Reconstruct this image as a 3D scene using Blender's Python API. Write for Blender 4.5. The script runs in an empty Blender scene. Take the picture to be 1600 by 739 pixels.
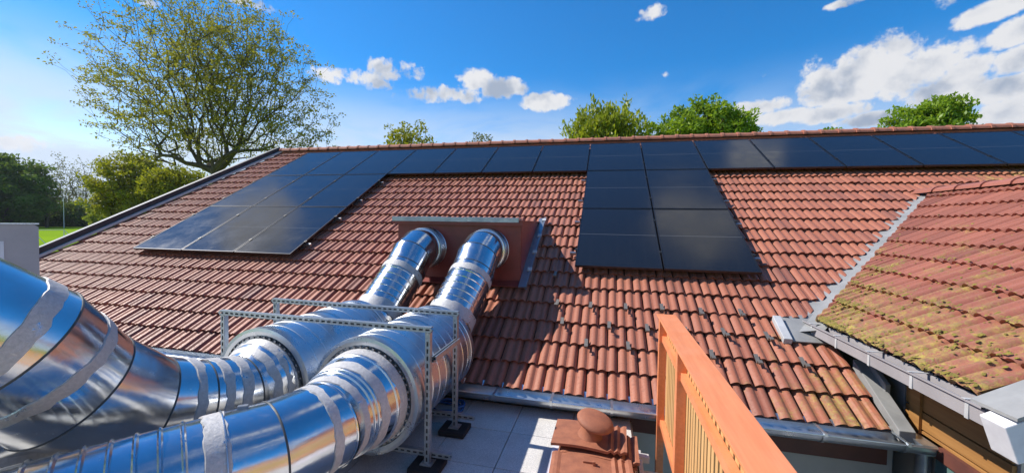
import bpy, bmesh, math, random
import numpy as np
from mathutils import Vector, Matrix

rng = np.random.default_rng(7)
random.seed(7)
scene = bpy.context.scene
col = scene.collection
PI = math.pi

# ------------------------------------------------------------------ camera
CAM = np.array([8.46181, -9.7911, -1.95051])
R_ = np.array([0.97247, 0.23251, 0.01541])
U_ = np.array([-0.02275, 0.02889, 0.99932])
F_ = np.array([-0.23191, 0.97216, -0.03339])
FPX = 615.05
cam = bpy.data.cameras.new('camera')
cam.sensor_fit = 'HORIZONTAL'
cam.sensor_width = 36.0
cam.lens = 36.0 * FPX / 1600.0
cam.clip_start = 0.05
cam.clip_end = 20000
cam_ob = bpy.data.objects.new('camera', cam)
col.objects.link(cam_ob)
cam_ob.matrix_world = Matrix(((R_[0], U_[0], -F_[0], CAM[0]),
                              (R_[1], U_[1], -F_[1], CAM[1]),
                              (R_[2], U_[2], -F_[2], CAM[2]),
                              (0, 0, 0, 1)))
scene.camera = cam_ob

# ------------------------------------------------------------------ light
SUN_TO = Vector((-0.700, 0.035, 0.713)).normalized()     # towards the sun
SUN_EL = math.asin(SUN_TO.z)
sun = bpy.data.lights.new('sun', 'SUN')
sun.energy = 5.0
sun.angle = math.radians(0.53)
sun.color = (1.0, 0.945, 0.86)
sun_ob = bpy.data.objects.new('sun', sun)
col.objects.link(sun_ob)
sun_ob.rotation_euler = SUN_TO.to_track_quat('Z', 'Y').to_euler()
sun_ob.location = (-20, 0, 30)

vs = scene.view_settings
vs.view_transform = 'Standard'
vs.look = 'None'
vs.exposure = 0.48
vs.gamma = 1.0
vs.use_curve_mapping = False
scene.render.film_transparent = False
scene.cycles.max_bounces = 8
scene.cycles.glossy_bounces = 4
scene.cycles.diffuse_bounces = 3
scene.cycles.transparent_max_bounces = 8
scene.cycles.caustics_reflective = False
scene.cycles.caustics_refractive = False
scene.cycles.sample_clamp_indirect = 4.0


def ray(x, y):
    d = F_ + R_ * (x - 800) / FPX - U_ * (y - 369.5) / FPX
    return d / np.linalg.norm(d)


# ------------------------------------------------------------------ sky with clouds
class NT:
    """small helper for node trees"""
    def __init__(self, tree):
        self.t = tree
        self.n = tree.nodes
        self.l = tree.links

    def node(self, typ, **kw):
        n = self.n.new(typ)
        for k, v in kw.items():
            setattr(n, k, v)
        return n

    def put(self, sock, v):
        if isinstance(v, bpy.types.NodeSocket):
            self.l.new(v, sock)
        elif v is not None:
            sock.default_value = v

    def math(self, op, a, b=None, c=None, clamp=False):
        n = self.node('ShaderNodeMath', operation=op, use_clamp=clamp)
        self.put(n.inputs[0], a)
        if b is not None: self.put(n.inputs[1], b)
        if c is not None: self.put(n.inputs[2], c)
        return n.outputs[0]

    def vmath(self, op, a, b=None):
        n = self.node('ShaderNodeVectorMath', operation=op)
        self.put(n.inputs[0], a)
        if b is not None: self.put(n.inputs[1], b)
        return n.outputs['Value'] if op in ('DOT_PRODUCT', 'LENGTH') else n.outputs[0]

    def noise(self, vec, scale, detail=4, rough=0.5, dist=0.0, dim='3D'):
        n = self.node('ShaderNodeTexNoise', noise_dimensions=dim)
        if vec is not None: self.put(n.inputs['Vector'], vec)
        n.inputs['Scale'].default_value = scale
        n.inputs['Detail'].default_value = detail
        n.inputs['Roughness'].default_value = rough
        n.inputs['Distortion'].default_value = dist
        return n.outputs[0]

    def ramp(self, fac, stops, interp='LINEAR'):
        n = self.node('ShaderNodeValToRGB')
        cr = n.color_ramp
        cr.interpolation = interp
        while len(cr.elements) < len(stops): cr.elements.new(0.5)
        for e, (p, c) in zip(cr.elements, stops):
            e.position = p
            e.color = (c, c, c, 1) if isinstance(c, (int, float)) else (*c[:3], 1)
        self.put(n.inputs[0], fac)
        return n.outputs[0]

    def mix(self, fac, a, b, blend='MIX'):
        n = self.node('ShaderNodeMix', data_type='RGBA', blend_type=blend)
        self.put(n.inputs[0], fac)
        for s, v in ((n.inputs[6], a), (n.inputs[7], b)):
            if isinstance(v, tuple): v = (*v[:3], 1)
            self.put(s, v)
        return n.outputs[2]

    def mapr(self, v, a, b, c=0.0, d=1.0, smooth=False):
        n = self.node('ShaderNodeMapRange')
        n.clamp = True
        if smooth: n.interpolation_type = 'SMOOTHSTEP'
        self.put(n.inputs[0], v)
        for i, q in enumerate((a, b, c, d)): self.put(n.inputs[1 + i], q)
        return n.outputs[0]


def build_world():
    w = bpy.data.worlds.new('World')
    scene.world = w
    w.use_nodes = True
    t = NT(w.node_tree)
    t.n.clear()
    out = t.node('ShaderNodeOutputWorld')
    bg = t.node('ShaderNodeBackground')
    t.l.new(bg.outputs[0], out.inputs[0])
    sky = t.node('ShaderNodeTexSky', sky_type='NISHITA')
    sky.sun_disc = False
    sky.sun_elevation = SUN_EL
    sky.sun_rotation = math.atan2(SUN_TO.x, SUN_TO.y)
    sky.altitude = 500
    sky.air_density = 1.0
    sky.dust_density = 0.25
    sky.ozone_density = 2.5
    hs = t.node('ShaderNodeHueSaturation')
    hs.inputs['Hue'].default_value = 0.502
    hs.inputs['Saturation'].default_value = 1.62
    hs.inputs['Value'].default_value = 1.08
    t.l.new(sky.outputs[0], hs.inputs['Color'])
    tc = t.node('ShaderNodeTexCoord')
    d = tc.outputs['Generated']
    sep = t.node('ShaderNodeSeparateXYZ'); t.l.new(d, sep.inputs[0])
    el = sep.outputs[2]
    t.l.new(t.mapr(el, 0.0, 0.28, 0.75, 1.58), hs.inputs['Saturation'])
    # a cloud is a cluster of ellipses in the sky: pixel centre, half sizes in pixels
    blobs = [  # the large cumulus on the right
        (1345, 112, 70, 52), (1390, 90, 62, 44), (1440, 108, 80, 44), (1290, 128, 46, 30), (1265, 105, 16, 14), (1505, 112, 50, 26),
        (1310, 148, 70, 20), (1480, 140, 70, 26), (1545, 20, 62, 22), (1475, 4, 45, 15), (1590, 48, 55, 26), (1585, 95, 40, 24), (1560, 140, 60, 22),
        (1590, 172, 75, 22), (1180, 170, 60, 16), (1215, 184, 70, 15), (1290, 178, 70, 16), (1370, 186, 80, 13), (1555, 198, 60, 16), (1325, 5, 36, 8),
        (1700, 110, 60, 70), (1680, 190, 90, 30),
        # the band of small cumulus over the ridge
        (520, 116, 32, 14), (560, 120, 38, 16), (600, 112, 34, 20), (640, 112, 26, 14), (592, 130, 26, 10),
        (690, 148, 62, 13), (745, 125, 32, 16), (790, 140, 42, 22), (850, 158, 52, 18), (720, 155, 40, 8),
        # scraps
        (225, 2, 26, 10), (370, -2, 70, 10), (1020, 18, 20, 9), (30, 222, 45, 14), (1040, 118, 7, 5), (1197, 118, 10, 6)]
    mask = None
    over = [((0.20, 0.50, 0.84), 0.13, 0.07), ((0.30, 0.60, 0.74), 0.07, 0.05), ((-0.72, 0.335, 0.607), 0.10, 0.07)]     # clouds above the picture, mirrored in the panes
    for bl in blobs + over:
        if len(bl) == 4:
            x, y, rx, ry = bl
            c = ray(x, y)
            a = ray(x + rx, y); a = a - c * (a @ c) / (c @ c)
            b = ray(x, y - ry); b = b - c * (b @ c)
        else:
            c = np.array(bl[0]); c = c / np.linalg.norm(c)
            a = np.cross(c, (0, 0, 1)); a = a / np.linalg.norm(a); b = np.cross(a, c)
            a = a * bl[1]; b = b * bl[2]
            rx, ry = 60, 30
        a = a / (a @ a); b = b / (b @ b)
        u = t.vmath('DOT_PRODUCT', d, tuple(a))
        v = t.vmath('DOT_PRODUCT', d, tuple(b))
        q = t.math('MULTIPLY_ADD', u, u, t.math('MULTIPLY', v, v))
        # points behind: add a penalty through the distance to c
        k = t.vmath('DOT_PRODUCT', d, tuple(c))
        q = t.math('ADD', q, t.math('MULTIPLY', t.math('LESS_THAN', k, 0.2), 50.0))
        pk = 1.45 if rx * ry > 900 else (0.62 if rx * ry > 240 else 0.30)
        m = t.math('SUBTRACT', pk, t.math('MULTIPLY', q, pk * 1.15))
        mask = m if mask is None else t.math('SMOOTH_MAX', mask, m, 0.12)
    # elsewhere in the sky scattered cumulus go on; none inside the part of the sky in view
    view = tuple(F_ + 0.25 * U_ / 1.0)
    n_view = math.sqrt(sum(q * q for q in view))
    cosv = t.vmath('DOT_PRODUCT', d, tuple(q / n_view for q in view))
    far = t.noise(d, 2.6, 3, 0.5)
    far = t.math('MULTIPLY', t.math('SUBTRACT', far, 0.60), 7.0)
    far = t.math('SUBTRACT', far, t.mapr(cosv, 0.42, 0.72, 0.0, 6.0))
    mask = t.math('MAXIMUM', t.math('MAXIMUM', mask, -2.0), far)
    def puff(vec, scale, detail):
        v = t.node('ShaderNodeTexVoronoi', feature='F1')
        v.normalize = True
        t.put(v.inputs['Vector'], vec)
        v.inputs['Scale'].default_value = scale
        v.inputs['Detail'].default_value = detail
        v.inputs['Roughness'].default_value = 0.62
        v.inputs['Lacunarity'].default_value = 2.3
        return v.outputs['Distance']
    warp = t.node('ShaderNodeTexNoise'); t.put(warp.inputs['Vector'], d)
    warp.inputs['Scale'].default_value = 9.0; warp.inputs['Detail'].default_value = 4
    wv = t.vmath('MULTIPLY', t.vmath('SUBTRACT', warp.outputs[1], (0.5, 0.5, 0.5)), (0.10, 0.10, 0.07))
    dw = t.vmath('ADD', d, wv)
    bil = puff(dw, 9.0, 2.0)
    det = t.noise(d, 17.0, 5, 0.62)
    det2 = t.noise(d, 62.0, 3, 0.65)
    dn = t.math('MULTIPLY', t.math('SUBTRACT', 0.36, bil), 2.6)
    dn = t.math('ADD', dn, t.math('MULTIPLY', t.math('SUBTRACT', det, 0.5), 3.2))
    dn = t.math('ADD', dn, t.math('MULTIPLY', t.math('SUBTRACT', det2, 0.5), 2.0))
    body = t.math('ADD', mask, dn)
    dens = t.mapr(body, 0.0, 0.95, 0.0, 1.0, True)
    # modelling of the cloud by the sunlight: the same billows sampled a little towards the sun
    d2 = t.vmath('ADD', dw, (-0.022, 0.0, 0.030))
    bil_s = puff(d2, 9.0, 1.0)
    lit = t.math('SUBTRACT', bil_s, bil)
    base = t.noise(d, 4.5, 4, 0.55)
    sh = t.math('ADD', t.math('MULTIPLY', lit, 2.2), t.math('MULTIPLY', t.math('SUBTRACT', base, 0.5), 1.0))
    sh = t.math('ADD', sh, t.math('MULTIPLY', t.math('SUBTRACT', det, 0.5), 0.8))
    sh = t.math('ADD', sh, t.mapr(body, 0.2, 2.0, 0.26, -0.16))
    shade = t.mapr(sh, -0.38, 0.30, 0.0, 1.0, True)
    ccol = t.mix(shade, (2.2, 2.6, 3.3), (5.05, 5.05, 5.12))
    # thin veil low over the horizon
    veil_n = t.noise(t.vmath('MULTIPLY', d, (1.0, 1.0, 3.0)), 3.1, 5, 0.56, 0.4)
    veil_b = t.mapr(el, 0.36, 0.12, 0.0, 1.0, True)
    left = t.vmath('DOT_PRODUCT', d, (-0.80, 0.60, 0.0))
    veil = t.math('MULTIPLY', t.mapr(veil_n, 0.30, 0.56, 0.0, 1.0, True), veil_b)
    veil = t.math('MULTIPLY', veil, t.mapr(left, -0.05, 0.45, 0.45, 1.0))
    veil = t.math('MAXIMUM', veil, t.mapr(el, 0.12, -0.02, 0.0, 0.40, True))
    c1 = t.mix(veil, hs.outputs[0], (3.9, 4.6, 5.5))
    c2 = t.mix(dens, c1, ccol)
    t.l.new(c2, bg.inputs[0])
    bg.inputs[1].default_value = 0.12
    w.cycles.sampling_method = 'MANUAL'
    w.cycles.sample_map_resolution = 512


build_world()

# ------------------------------------------------------------------ materials
MATS = {}


def pbr(name, base=(0.5, 0.5, 0.5), rough=0.6, metal=0.0, spec=0.5):
    m = bpy.data.materials.new(name)
    m.use_nodes = True
    t = NT(m.node_tree)
    b = m.node_tree.nodes['Principled BSDF']
    b.inputs['Base Color'].default_value = (*base, 1)
    b.inputs['Roughness'].default_value = rough
    b.inputs['Metallic'].default_value = metal
    b.inputs['Specular IOR Level'].default_value = spec
    MATS[name] = m
    return m, t, b


def obj_coord(t):
    return t.node('ShaderNodeTexCoord').outputs['Object']


def world_coord(t):
    return t.node('ShaderNodeNewGeometry').outputs['Position']


def add_bump(t, b, h, strength=0.3, dist=0.01):
    n = t.node('ShaderNodeBump')
    n.inputs['Strength'].default_value = strength
    n.inputs['Distance'].default_value = dist
    t.l.new(h, n.inputs['Height'])
    t.l.new(n.outputs[0], b.inputs['Normal'])


def mat_noise(name, c1, c2, scale=8, rough=0.6, metal=0.0, bump=0.0, r2=None, detail=6, world=True, spec=0.5, lo=0.35, hi=0.65):
    m, t, b = pbr(name, c1, rough, metal, spec)
    co = world_coord(t) if world else obj_coord(t)
    n = t.noise(co, scale, detail, 0.6)
    f = t.mapr(n, lo, hi)
    t.l.new(t.mix(f, c1, c2), b.inputs['Base Color'])
    if r2 is not None:
        t.l.new(t.mapr(n, lo, hi, rough, r2), b.inputs['Roughness'])
    if bump:
        add_bump(t, b, t.noise(co, scale * 6, 5, 0.6), bump, 0.01)
    return m


def tile_material(name, light, mid, dark, moss, moss_at, lim):
    m, t, b = pbr(name, mid, 0.8)
    geo = t.node('ShaderNodeNewGeometry')
    info = t.node('ShaderNodeObjectInfo')
    rnd = t.math('FRACT', t.math('ADD', geo.outputs['Random Per Island'], info.outputs['Random']))
    pos = geo.outputs['Position']
    c = t.ramp(rnd, [(0.0, dark), (0.04, tuple((p + q) / 2 for p, q in zip(dark, mid))), (0.12, mid), (0.70, light), (1.0, mid)])
    n1 = t.noise(pos, 1.3, 5, 0.6)
    c = t.mix(t.mapr(n1, 0.42, 0.72, 0.0, 0.35), c, dark)
    n2 = t.noise(pos, 38.0, 4, 0.7)
    c = t.mix(t.mapr(n2, 0.52, 0.75, 0.0, 0.5), c, tuple(q * 0.45 for q in dark))
    n3 = t.noise(pos, 85.0, 2, 0.5)
    c = t.mix(t.mapr(n3, 0.70, 0.78, 0.0, 0.6), c, (0.42, 0.38, 0.30))
    # lichen and moss patches, a growth with a shape of its own
    mn = t.noise(pos, 3.2, 6, 0.68)
    mf = t.noise(pos, 42.0, 5, 0.72)
    gx = t.vmath('DOT_PRODUCT', pos, tuple(moss_at[0]))
    grow = t.mapr(gx, moss_at[1], moss_at[2], 0.0, 1.0)
    mm = t.math('ADD', t.math('MULTIPLY', mn, 1.0), t.math('MULTIPLY', grow, 0.34))
    mm = t.math('MULTIPLY', t.mapr(mm, lim[0], lim[1]), t.mapr(mf, 0.40, 0.56))
    c = t.mix(t.math('MULTIPLY', mm, moss), c, t.mix(t.mapr(t.noise(pos, 16, 3), 0.35, 0.65), (0.42, 0.34, 0.05), (0.17, 0.125, 0.04)))
    t.l.new(c, b.inputs['Base Color'])
    t.l.new(t.mapr(n2, 0.3, 0.7, 0.42, 0.66), b.inputs['Roughness'])
    add_bump(t, b, t.math('ADD', n2, t.math('MULTIPLY', mm, 1.5)), 0.35, 0.006)
    b.inputs['Sheen Weight'].default_value = 0.09
    b.inputs['Sheen Roughness'].default_value = 0.55
    b.inputs['Sheen Tint'].default_value = (1.0, 0.93, 0.88, 1)
    return m


tile_material('tile_red', (0.375, 0.122, 0.062), (0.315, 0.097, 0.050), (0.20, 0.066, 0.041), 0.8, ((0.7, -0.72, 0), 10.2, 11.6), (0.76, 0.94))
tile_material('tile_old', (0.34, 0.115, 0.072), (0.285, 0.092, 0.058), (0.20, 0.070, 0.046), 1.0, ((-1.0, 0.12, 0), -13.3, -11.3), (0.68, 0.86))
mat_noise('ridge_clay', (0.42, 0.15, 0.09), (0.27, 0.11, 0.075), 6, 0.8, bump=0.3)
mat_noise('roof_deck', (0.035, 0.024, 0.020), (0.06, 0.035, 0.026), 5, 0.9)
mat_noise('zinc', (0.42, 0.45, 0.48), (0.30, 0.33, 0.36), 5, 0.34, 0.85, 0.05, 0.48)
mat_noise('gutter_steel', (0.62, 0.65, 0.68), (0.48, 0.52, 0.55), 7, 0.26, 0.9, 0.03, 0.40)
mat_noise('grey_sheet', (0.30, 0.30, 0.295), (0.22, 0.22, 0.217), 4, 0.6, 0.0, 0.05)
mat_noise('gutter_grey', (0.36, 0.335, 0.34), (0.30, 0.28, 0.285), 3, 0.5, 0.0, 0.03)
mat_noise('dark_trim', (0.035, 0.036, 0.040), (0.06, 0.06, 0.063), 6, 0.42, 0.4)
mat_noise('light_trim', (0.55, 0.55, 0.55), (0.45, 0.45, 0.45), 6, 0.5, 0.1)
mat_noise('fascia_brown', (0.135, 0.045, 0.032), (0.095, 0.034, 0.026), 6, 0.6, bump=0.1)
mat_noise('box_red', (0.26, 0.046, 0.034), (0.19, 0.035, 0.026), 5, 0.42, bump=0.04)
mat_noise('orange_clip', (0.72, 0.11, 0.03), (0.62, 0.09, 0.03), 9, 0.5)
mat_noise('plaster', (0.46, 0.43, 0.38), (0.39, 0.365, 0.325), 3, 0.9, bump=0.25)
mat_noise('pillar_plaster', (0.46, 0.41, 0.41), (0.39, 0.35, 0.355), 3, 0.9, bump=0.2)
mat_noise('white_board', (0.74, 0.73, 0.75), (0.62, 0.60, 0.62), 7, 0.5)
mat_noise('black_rubber', (0.012, 0.012, 0.013), (0.02, 0.02, 0.021), 30, 0.85, bump=0.3)
mat_noise('perforated_steel', (0.50, 0.53, 0.55), (0.38, 0.41, 0.43), 24, 0.36, 0.9, 0.05, 0.5)
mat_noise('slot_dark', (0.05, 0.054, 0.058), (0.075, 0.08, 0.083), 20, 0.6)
mat_noise('hook_steel', (0.17, 0.155, 0.14), (0.24, 0.21, 0.18), 40, 0.55, 0.4)
mat_noise('vent_clay', (0.34, 0.125, 0.065), (0.25, 0.090, 0.050), 14, 0.72, bump=0.2)
mat_noise('blue_hose', (0.01, 0.07, 0.22), (0.015, 0.10, 0.30), 9, 0.4)
mat_noise('teal_frame', (0.10, 0.18, 0.17), (0.08, 0.15, 0.14), 4, 0.5)
mat_noise('panel_frame', (0.045, 0.046, 0.05), (0.06, 0.06, 0.064), 8, 0.30, 0.8)
mat_noise('clamp_steel', (0.30, 0.30, 0.31), (0.40, 0.40, 0.41), 30, 0.4, 0.9)
mat_noise('clamp_black', (0.05, 0.05, 0.052), (0.08, 0.08, 0.08), 30, 0.45, 0.8)
mat_noise('goal_white', (0.75, 0.76, 0.75), (0.66, 0.67, 0.66), 4, 0.5)
mat_noise('far_wall', (0.62, 0.58, 0.50), (0.54, 0.50, 0.44), 1, 0.9)
mat_noise('far_roof', (0.42, 0.14, 0.07), (0.32, 0.11, 0.06), 1, 0.9)
mat_noise('bark', (0.115, 0.085, 0.058), (0.055, 0.042, 0.030), 5, 0.9, bump=0.4)
mat_noise('bark_pale', (0.20, 0.165, 0.12), (0.10, 0.08, 0.06), 5, 0.9, bump=0.4)
mat_noise('hill', (0.045, 0.075, 0.035), (0.07, 0.095, 0.045), 0.004, 0.95)
mat_noise('paper', (0.72, 0.70, 0.74), (0.64, 0.62, 0.66), 9, 0.35)
mat_noise('paper_blue', (0.16, 0.28, 0.62), (0.13, 0.23, 0.52), 9, 0.35)
mat_noise('paper_red', (0.42, 0.20, 0.17), (0.36, 0.18, 0.15), 30, 0.4)
mat_noise('moss', (0.24, 0.195, 0.03), (0.12, 0.095, 0.025), 30, 0.95, bump=0.5)
mat_noise('dark_glass', (0.012, 0.018, 0.018), (0.02, 0.027, 0.027), 2, 0.08)


def build_special_materials():
    # galvanised sheet: spangle, faint vertical streaks, finger marks
    m, t, b = pbr('galvanised', (0.62, 0.64, 0.66), 0.16, 1.0)
    pos = world_coord(t)
    vo = t.node('ShaderNodeTexVoronoi'); vo.inputs['Scale'].default_value = 45
    t.l.new(pos, vo.inputs['Vector'])
    sp = t.math('FRACT', t.math('MULTIPLY', vo.outputs['Distance'], 7.3))
    n = t.noise(pos, 5.5, 5, 0.6)
    n2 = t.noise(pos, 28, 4, 0.6)
    c = t.mix(t.mapr(n, 0.3, 0.7), (0.70, 0.73, 0.76), (0.56, 0.59, 0.62))
    c = t.mix(t.math('MULTIPLY', sp, 0.10), c, (0.45, 0.48, 0.52))
    t.l.new(c, b.inputs['Base Color'])
    r = t.math('ADD', t.mapr(n, 0.30, 0.70, 0.10, 0.23), t.mapr(n2, 0.55, 0.75, 0.0, 0.10))
    t.l.new(r, b.inputs['Roughness'])
    add_bump(t, b, t.math('ADD', t.noise(pos, 3.0, 3, 0.5), t.math('MULTIPLY', n2, 0.05)), 0.10, 0.05)

    # brighter, duller metal of the silencers
    m, t, b = pbr('galvanised_dull', (0.6, 0.63, 0.66), 0.28, 1.0)
    pos = world_coord(t)
    n = t.noise(pos, 7, 5, 0.62)
    n2 = t.noise(pos, 60, 3, 0.6)
    t.l.new(t.mix(t.mapr(n, 0.3, 0.7), (0.66, 0.69, 0.72), (0.52, 0.56, 0.60)), b.inputs['Base Color'])
    t.l.new(t.math('ADD', t.mapr(n, 0.3, 0.7, 0.22, 0.36), t.mapr(n2, 0.4, 0.7, 0, 0.07)), b.inputs['Roughness'])
    add_bump(t, b, t.math('ADD', t.noise(pos, 4.0, 3, 0.5), t.math('MULTIPLY', n2, 0.03)), 0.07, 0.04)

    # sealing compound brushed over the joints, the sheet showing through where it is thin
    m, t, b = pbr('sealant', (0.42, 0.41, 0.41), 0.6)
    pos = world_coord(t)
    n = t.noise(pos, 9, 6, 0.66)
    n2 = t.noise(pos, 55, 4, 0.65)
    thin = t.mapr(t.math('ADD', n, t.math('MULTIPLY', n2, 0.3)), 0.74, 0.82)
    c = t.mix(t.mapr(n2, 0.3, 0.7), (0.56, 0.54, 0.53), (0.40, 0.39, 0.385))
    t.l.new(t.mix(thin, c, (0.6, 0.63, 0.66)), b.inputs['Base Color'])
    t.l.new(thin, b.inputs['Metallic'])
    t.l.new(t.mapr(thin, 0, 1, 0.52, 0.22), b.inputs['Roughness'])
    add_bump(t, b, t.math('ADD', n, t.math('MULTIPLY', n2, 0.5)), 0.5, 0.012)

    # photovoltaic glass: dark cells behind a glossy pane
    m, t, b = pbr('pv_glass', (0.010, 0.011, 0.014), 0.09, 0.0, 0.5)
    oc = obj_coord(t)
    sx = t.node('ShaderNodeSeparateXYZ'); t.l.new(oc, sx.inputs[0])
    def grid(s, pitch, w):
        f = t.math('FRACT', t.math('DIVIDE', s, pitch))
        f = t.math('ABSOLUTE', t.math('SUBTRACT', f, 0.5))
        return t.math('GREATER_THAN', f, 0.5 - w)
    gx = grid(sx.outputs[0], 0.1835, 0.010)
    gy = grid(sx.outputs[1], 0.0915, 0.016)
    bus = grid(sx.outputs[0], 0.01835, 0.05)
    line = t.math('MAXIMUM', gx, gy)
    c = t.mix(t.math('MULTIPLY', bus, 0.25), (0.010, 0.011, 0.014), (0.028, 0.029, 0.032))
    c = t.mix(line, c, (0.022, 0.023, 0.028))
    mid = t.math('LESS_THAN', t.math('ABSOLUTE', sx.outputs[1]), 0.009)
    c = t.mix(mid, c, (0.05, 0.052, 0.056))
    t.l.new(c, b.inputs['Base Color'])
    dn = t.noise(world_coord(t), 2.2, 6, 0.7)
    t.l.new(t.mapr(dn, 0.3, 0.75, 0.08, 0.20), b.inputs['Roughness'])
    b.inputs['Coat Weight'].default_value = 0.0
    b.inputs['Coat Roughness'].default_value = 0.06

    # speckled concrete slabs
    m, t, b = pbr('paving', (0.52, 0.51, 0.50), 0.85)
    pos = world_coord(t)
    n = t.noise(pos, 170, 3, 0.7)
    n1 = t.noise(pos, 4, 5, 0.6)
    info = t.node('ShaderNodeObjectInfo')
    c = t.mix(t.mapr(n, 0.38, 0.62), (0.72, 0.69, 0.64), (0.42, 0.41, 0.40))
    c = t.mix(t.mapr(n1, 0.45, 0.75, 0, 0.4), c, (0.36, 0.335, 0.30))
    c = t.mix(t.mapr(info.outputs['Random'], 0, 1, 0.0, 0.16), c, (0.36, 0.345, 0.33))
    t.l.new(c, b.inputs['Base Color'])
    add_bump(t, b, n, 0.3, 0.004)

    # timber
    def wood(name, c1, c2, axis):
        m, t, b = pbr(name, c1, 0.62)
        pos = world_coord(t)
        info = t.node('ShaderNodeObjectInfo')
        off = t.vmath('ADD', pos, None)
        sc = {'z': (26, 26, 1.6), 'y': (26, 1.6, 26)}[axis]
        v = t.vmath('MULTIPLY', pos, sc)
        comb = t.node('ShaderNodeCombineXYZ')
        t.l.new(t.math('MULTIPLY', info.outputs['Random'], 40.0), comb.inputs[0])
        v = t.vmath('ADD', v, comb.outputs[0])
        n = t.noise(v, 1.0, 6, 0.62, 0.8)
        c = t.mix(t.mapr(n, 0.34, 0.66), c1, c2)
        c = t.mix(t.mapr(info.outputs['Random'], 0, 1, 0, 0.35), c, c2)
        t.l.new(c, b.inputs['Base Color'])
        add_bump(t, b, n, 0.15, 0.004)
    wood('slat_wood', (0.66, 0.40, 0.17), (0.50, 0.27, 0.10), 'z')
    wood('plank_wood', (0.40, 0.20, 0.06), (0.27, 0.125, 0.036), 'y')

    # painted steel of the railing: brushed paint, dust film and small chips
    m, t, b = pbr('rail_orange', (0.78, 0.285, 0.13), 0.48)
    pos = world_coord(t)
    st = t.noise(t.vmath('MULTIPLY', pos, (40, 3, 40)), 1.0, 5, 0.6)
    bl_ = t.noise(pos, 3.5, 6, 0.65)
    ch = t.noise(pos, 70, 4, 0.7)
    c = t.mix(t.mapr(st, 0.35, 0.65), (0.76, 0.265, 0.11), (0.66, 0.215, 0.085))
    c = t.mix(t.mapr(bl_, 0.45, 0.75, 0, 0.35), c, (0.62, 0.30, 0.19))
    c = t.mix(t.mapr(ch, 0.72, 0.78, 0, 0.7), c, (0.25, 0.12, 0.08))
    t.l.new(c, b.inputs['Base Color'])
    t.l.new(t.mapr(bl_, 0.3, 0.7, 0.36, 0.62), b.inputs['Roughness'])
    add_bump(t, b, t.math('ADD', st, ch), 0.08, 0.003)

    # meadow
    m, t, b = pbr('meadow', (0.14, 0.24, 0.02), 1.0, 0.0, 0.0)
    pos = world_coord(t)
    n = t.noise(pos, 0.05, 6, 0.6)
    n2 = t.noise(pos, 1.6, 5, 0.7)
    c = t.mix(t.mapr(n, 0.35, 0.65), (0.20, 0.32, 0.014), (0.15, 0.26, 0.014))
    c = t.mix(t.mapr(n2, 0.4, 0.7, 0, 0.4), c, (0.20, 0.25, 0.03))
    t.l.new(c, b.inputs['Base Color'])

    # leaves
    def leaf(name, c1, c2, c3, tr=0.35):
        m = bpy.data.materials.new(name)
        m.use_nodes = True
        MATS[name] = m
        t = NT(m.node_tree)
        t.n.clear()
        out = t.node('ShaderNodeOutputMaterial')
        geo = t.node('ShaderNodeNewGeometry')
        c = t.ramp(geo.outputs['Random Per Island'], [(0.0, c1), (0.5, c2), (1.0, c3)])
        n = t.noise(geo.outputs['Position'], 0.5, 3, 0.5)
        c = t.mix(t.mapr(n, 0.35, 0.65, 0.0, 0.5), c, c1)
        df = t.node('ShaderNodeBsdfDiffuse'); t.l.new(c, df.inputs[0])
        tl = t.node('ShaderNodeBsdfTranslucent')
        t.l.new(t.mix(0.35, c, (0.30, 0.34, 0.02)), tl.inputs[0])
        gl = t.node('ShaderNodeBsdfGlossy'); gl.inputs['Roughness'].default_value = 0.45
        gl.inputs[0].default_value = (0.5, 0.5, 0.5, 1)
        mx = t.node('ShaderNodeMixShader'); mx.inputs[0].default_value = tr
        t.l.new(df.outputs[0], mx.inputs[1]); t.l.new(tl.outputs[0], mx.inputs[2])
        m2 = t.node('ShaderNodeMixShader'); m2.inputs[0].default_value = 0.04
        t.l.new(mx.outputs[0], m2.inputs[1]); t.l.new(gl.outputs[0], m2.inputs[2])
        t.l.new(m2.outputs[0], out.inputs[0])
    leaf('leaf_olive', (0.20, 0.18, 0.02), (0.31, 0.27, 0.026), (0.42, 0.34, 0.04), 0.55)
    leaf('leaf_spring', (0.22, 0.28, 0.016), (0.34, 0.38, 0.02), (0.46, 0.46, 0.03), 0.55)
    leaf('leaf_green', (0.14, 0.26, 0.014), (0.24, 0.37, 0.018), (0.33, 0.45, 0.025), 0.52)
    leaf('leaf_yellow', (0.20, 0.205, 0.010), (0.32, 0.30, 0.012), (0.42, 0.37, 0.02), 0.5)
    leaf('leaf_dark', (0.040, 0.10, 0.014), (0.075, 0.165, 0.02), (0.12, 0.22, 0.025), 0.45)
    leaf('leaf_grey', (0.085, 0.10, 0.04), (0.13, 0.14, 0.05), (0.18, 0.18, 0.06), 0.40)


build_special_materials()


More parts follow.
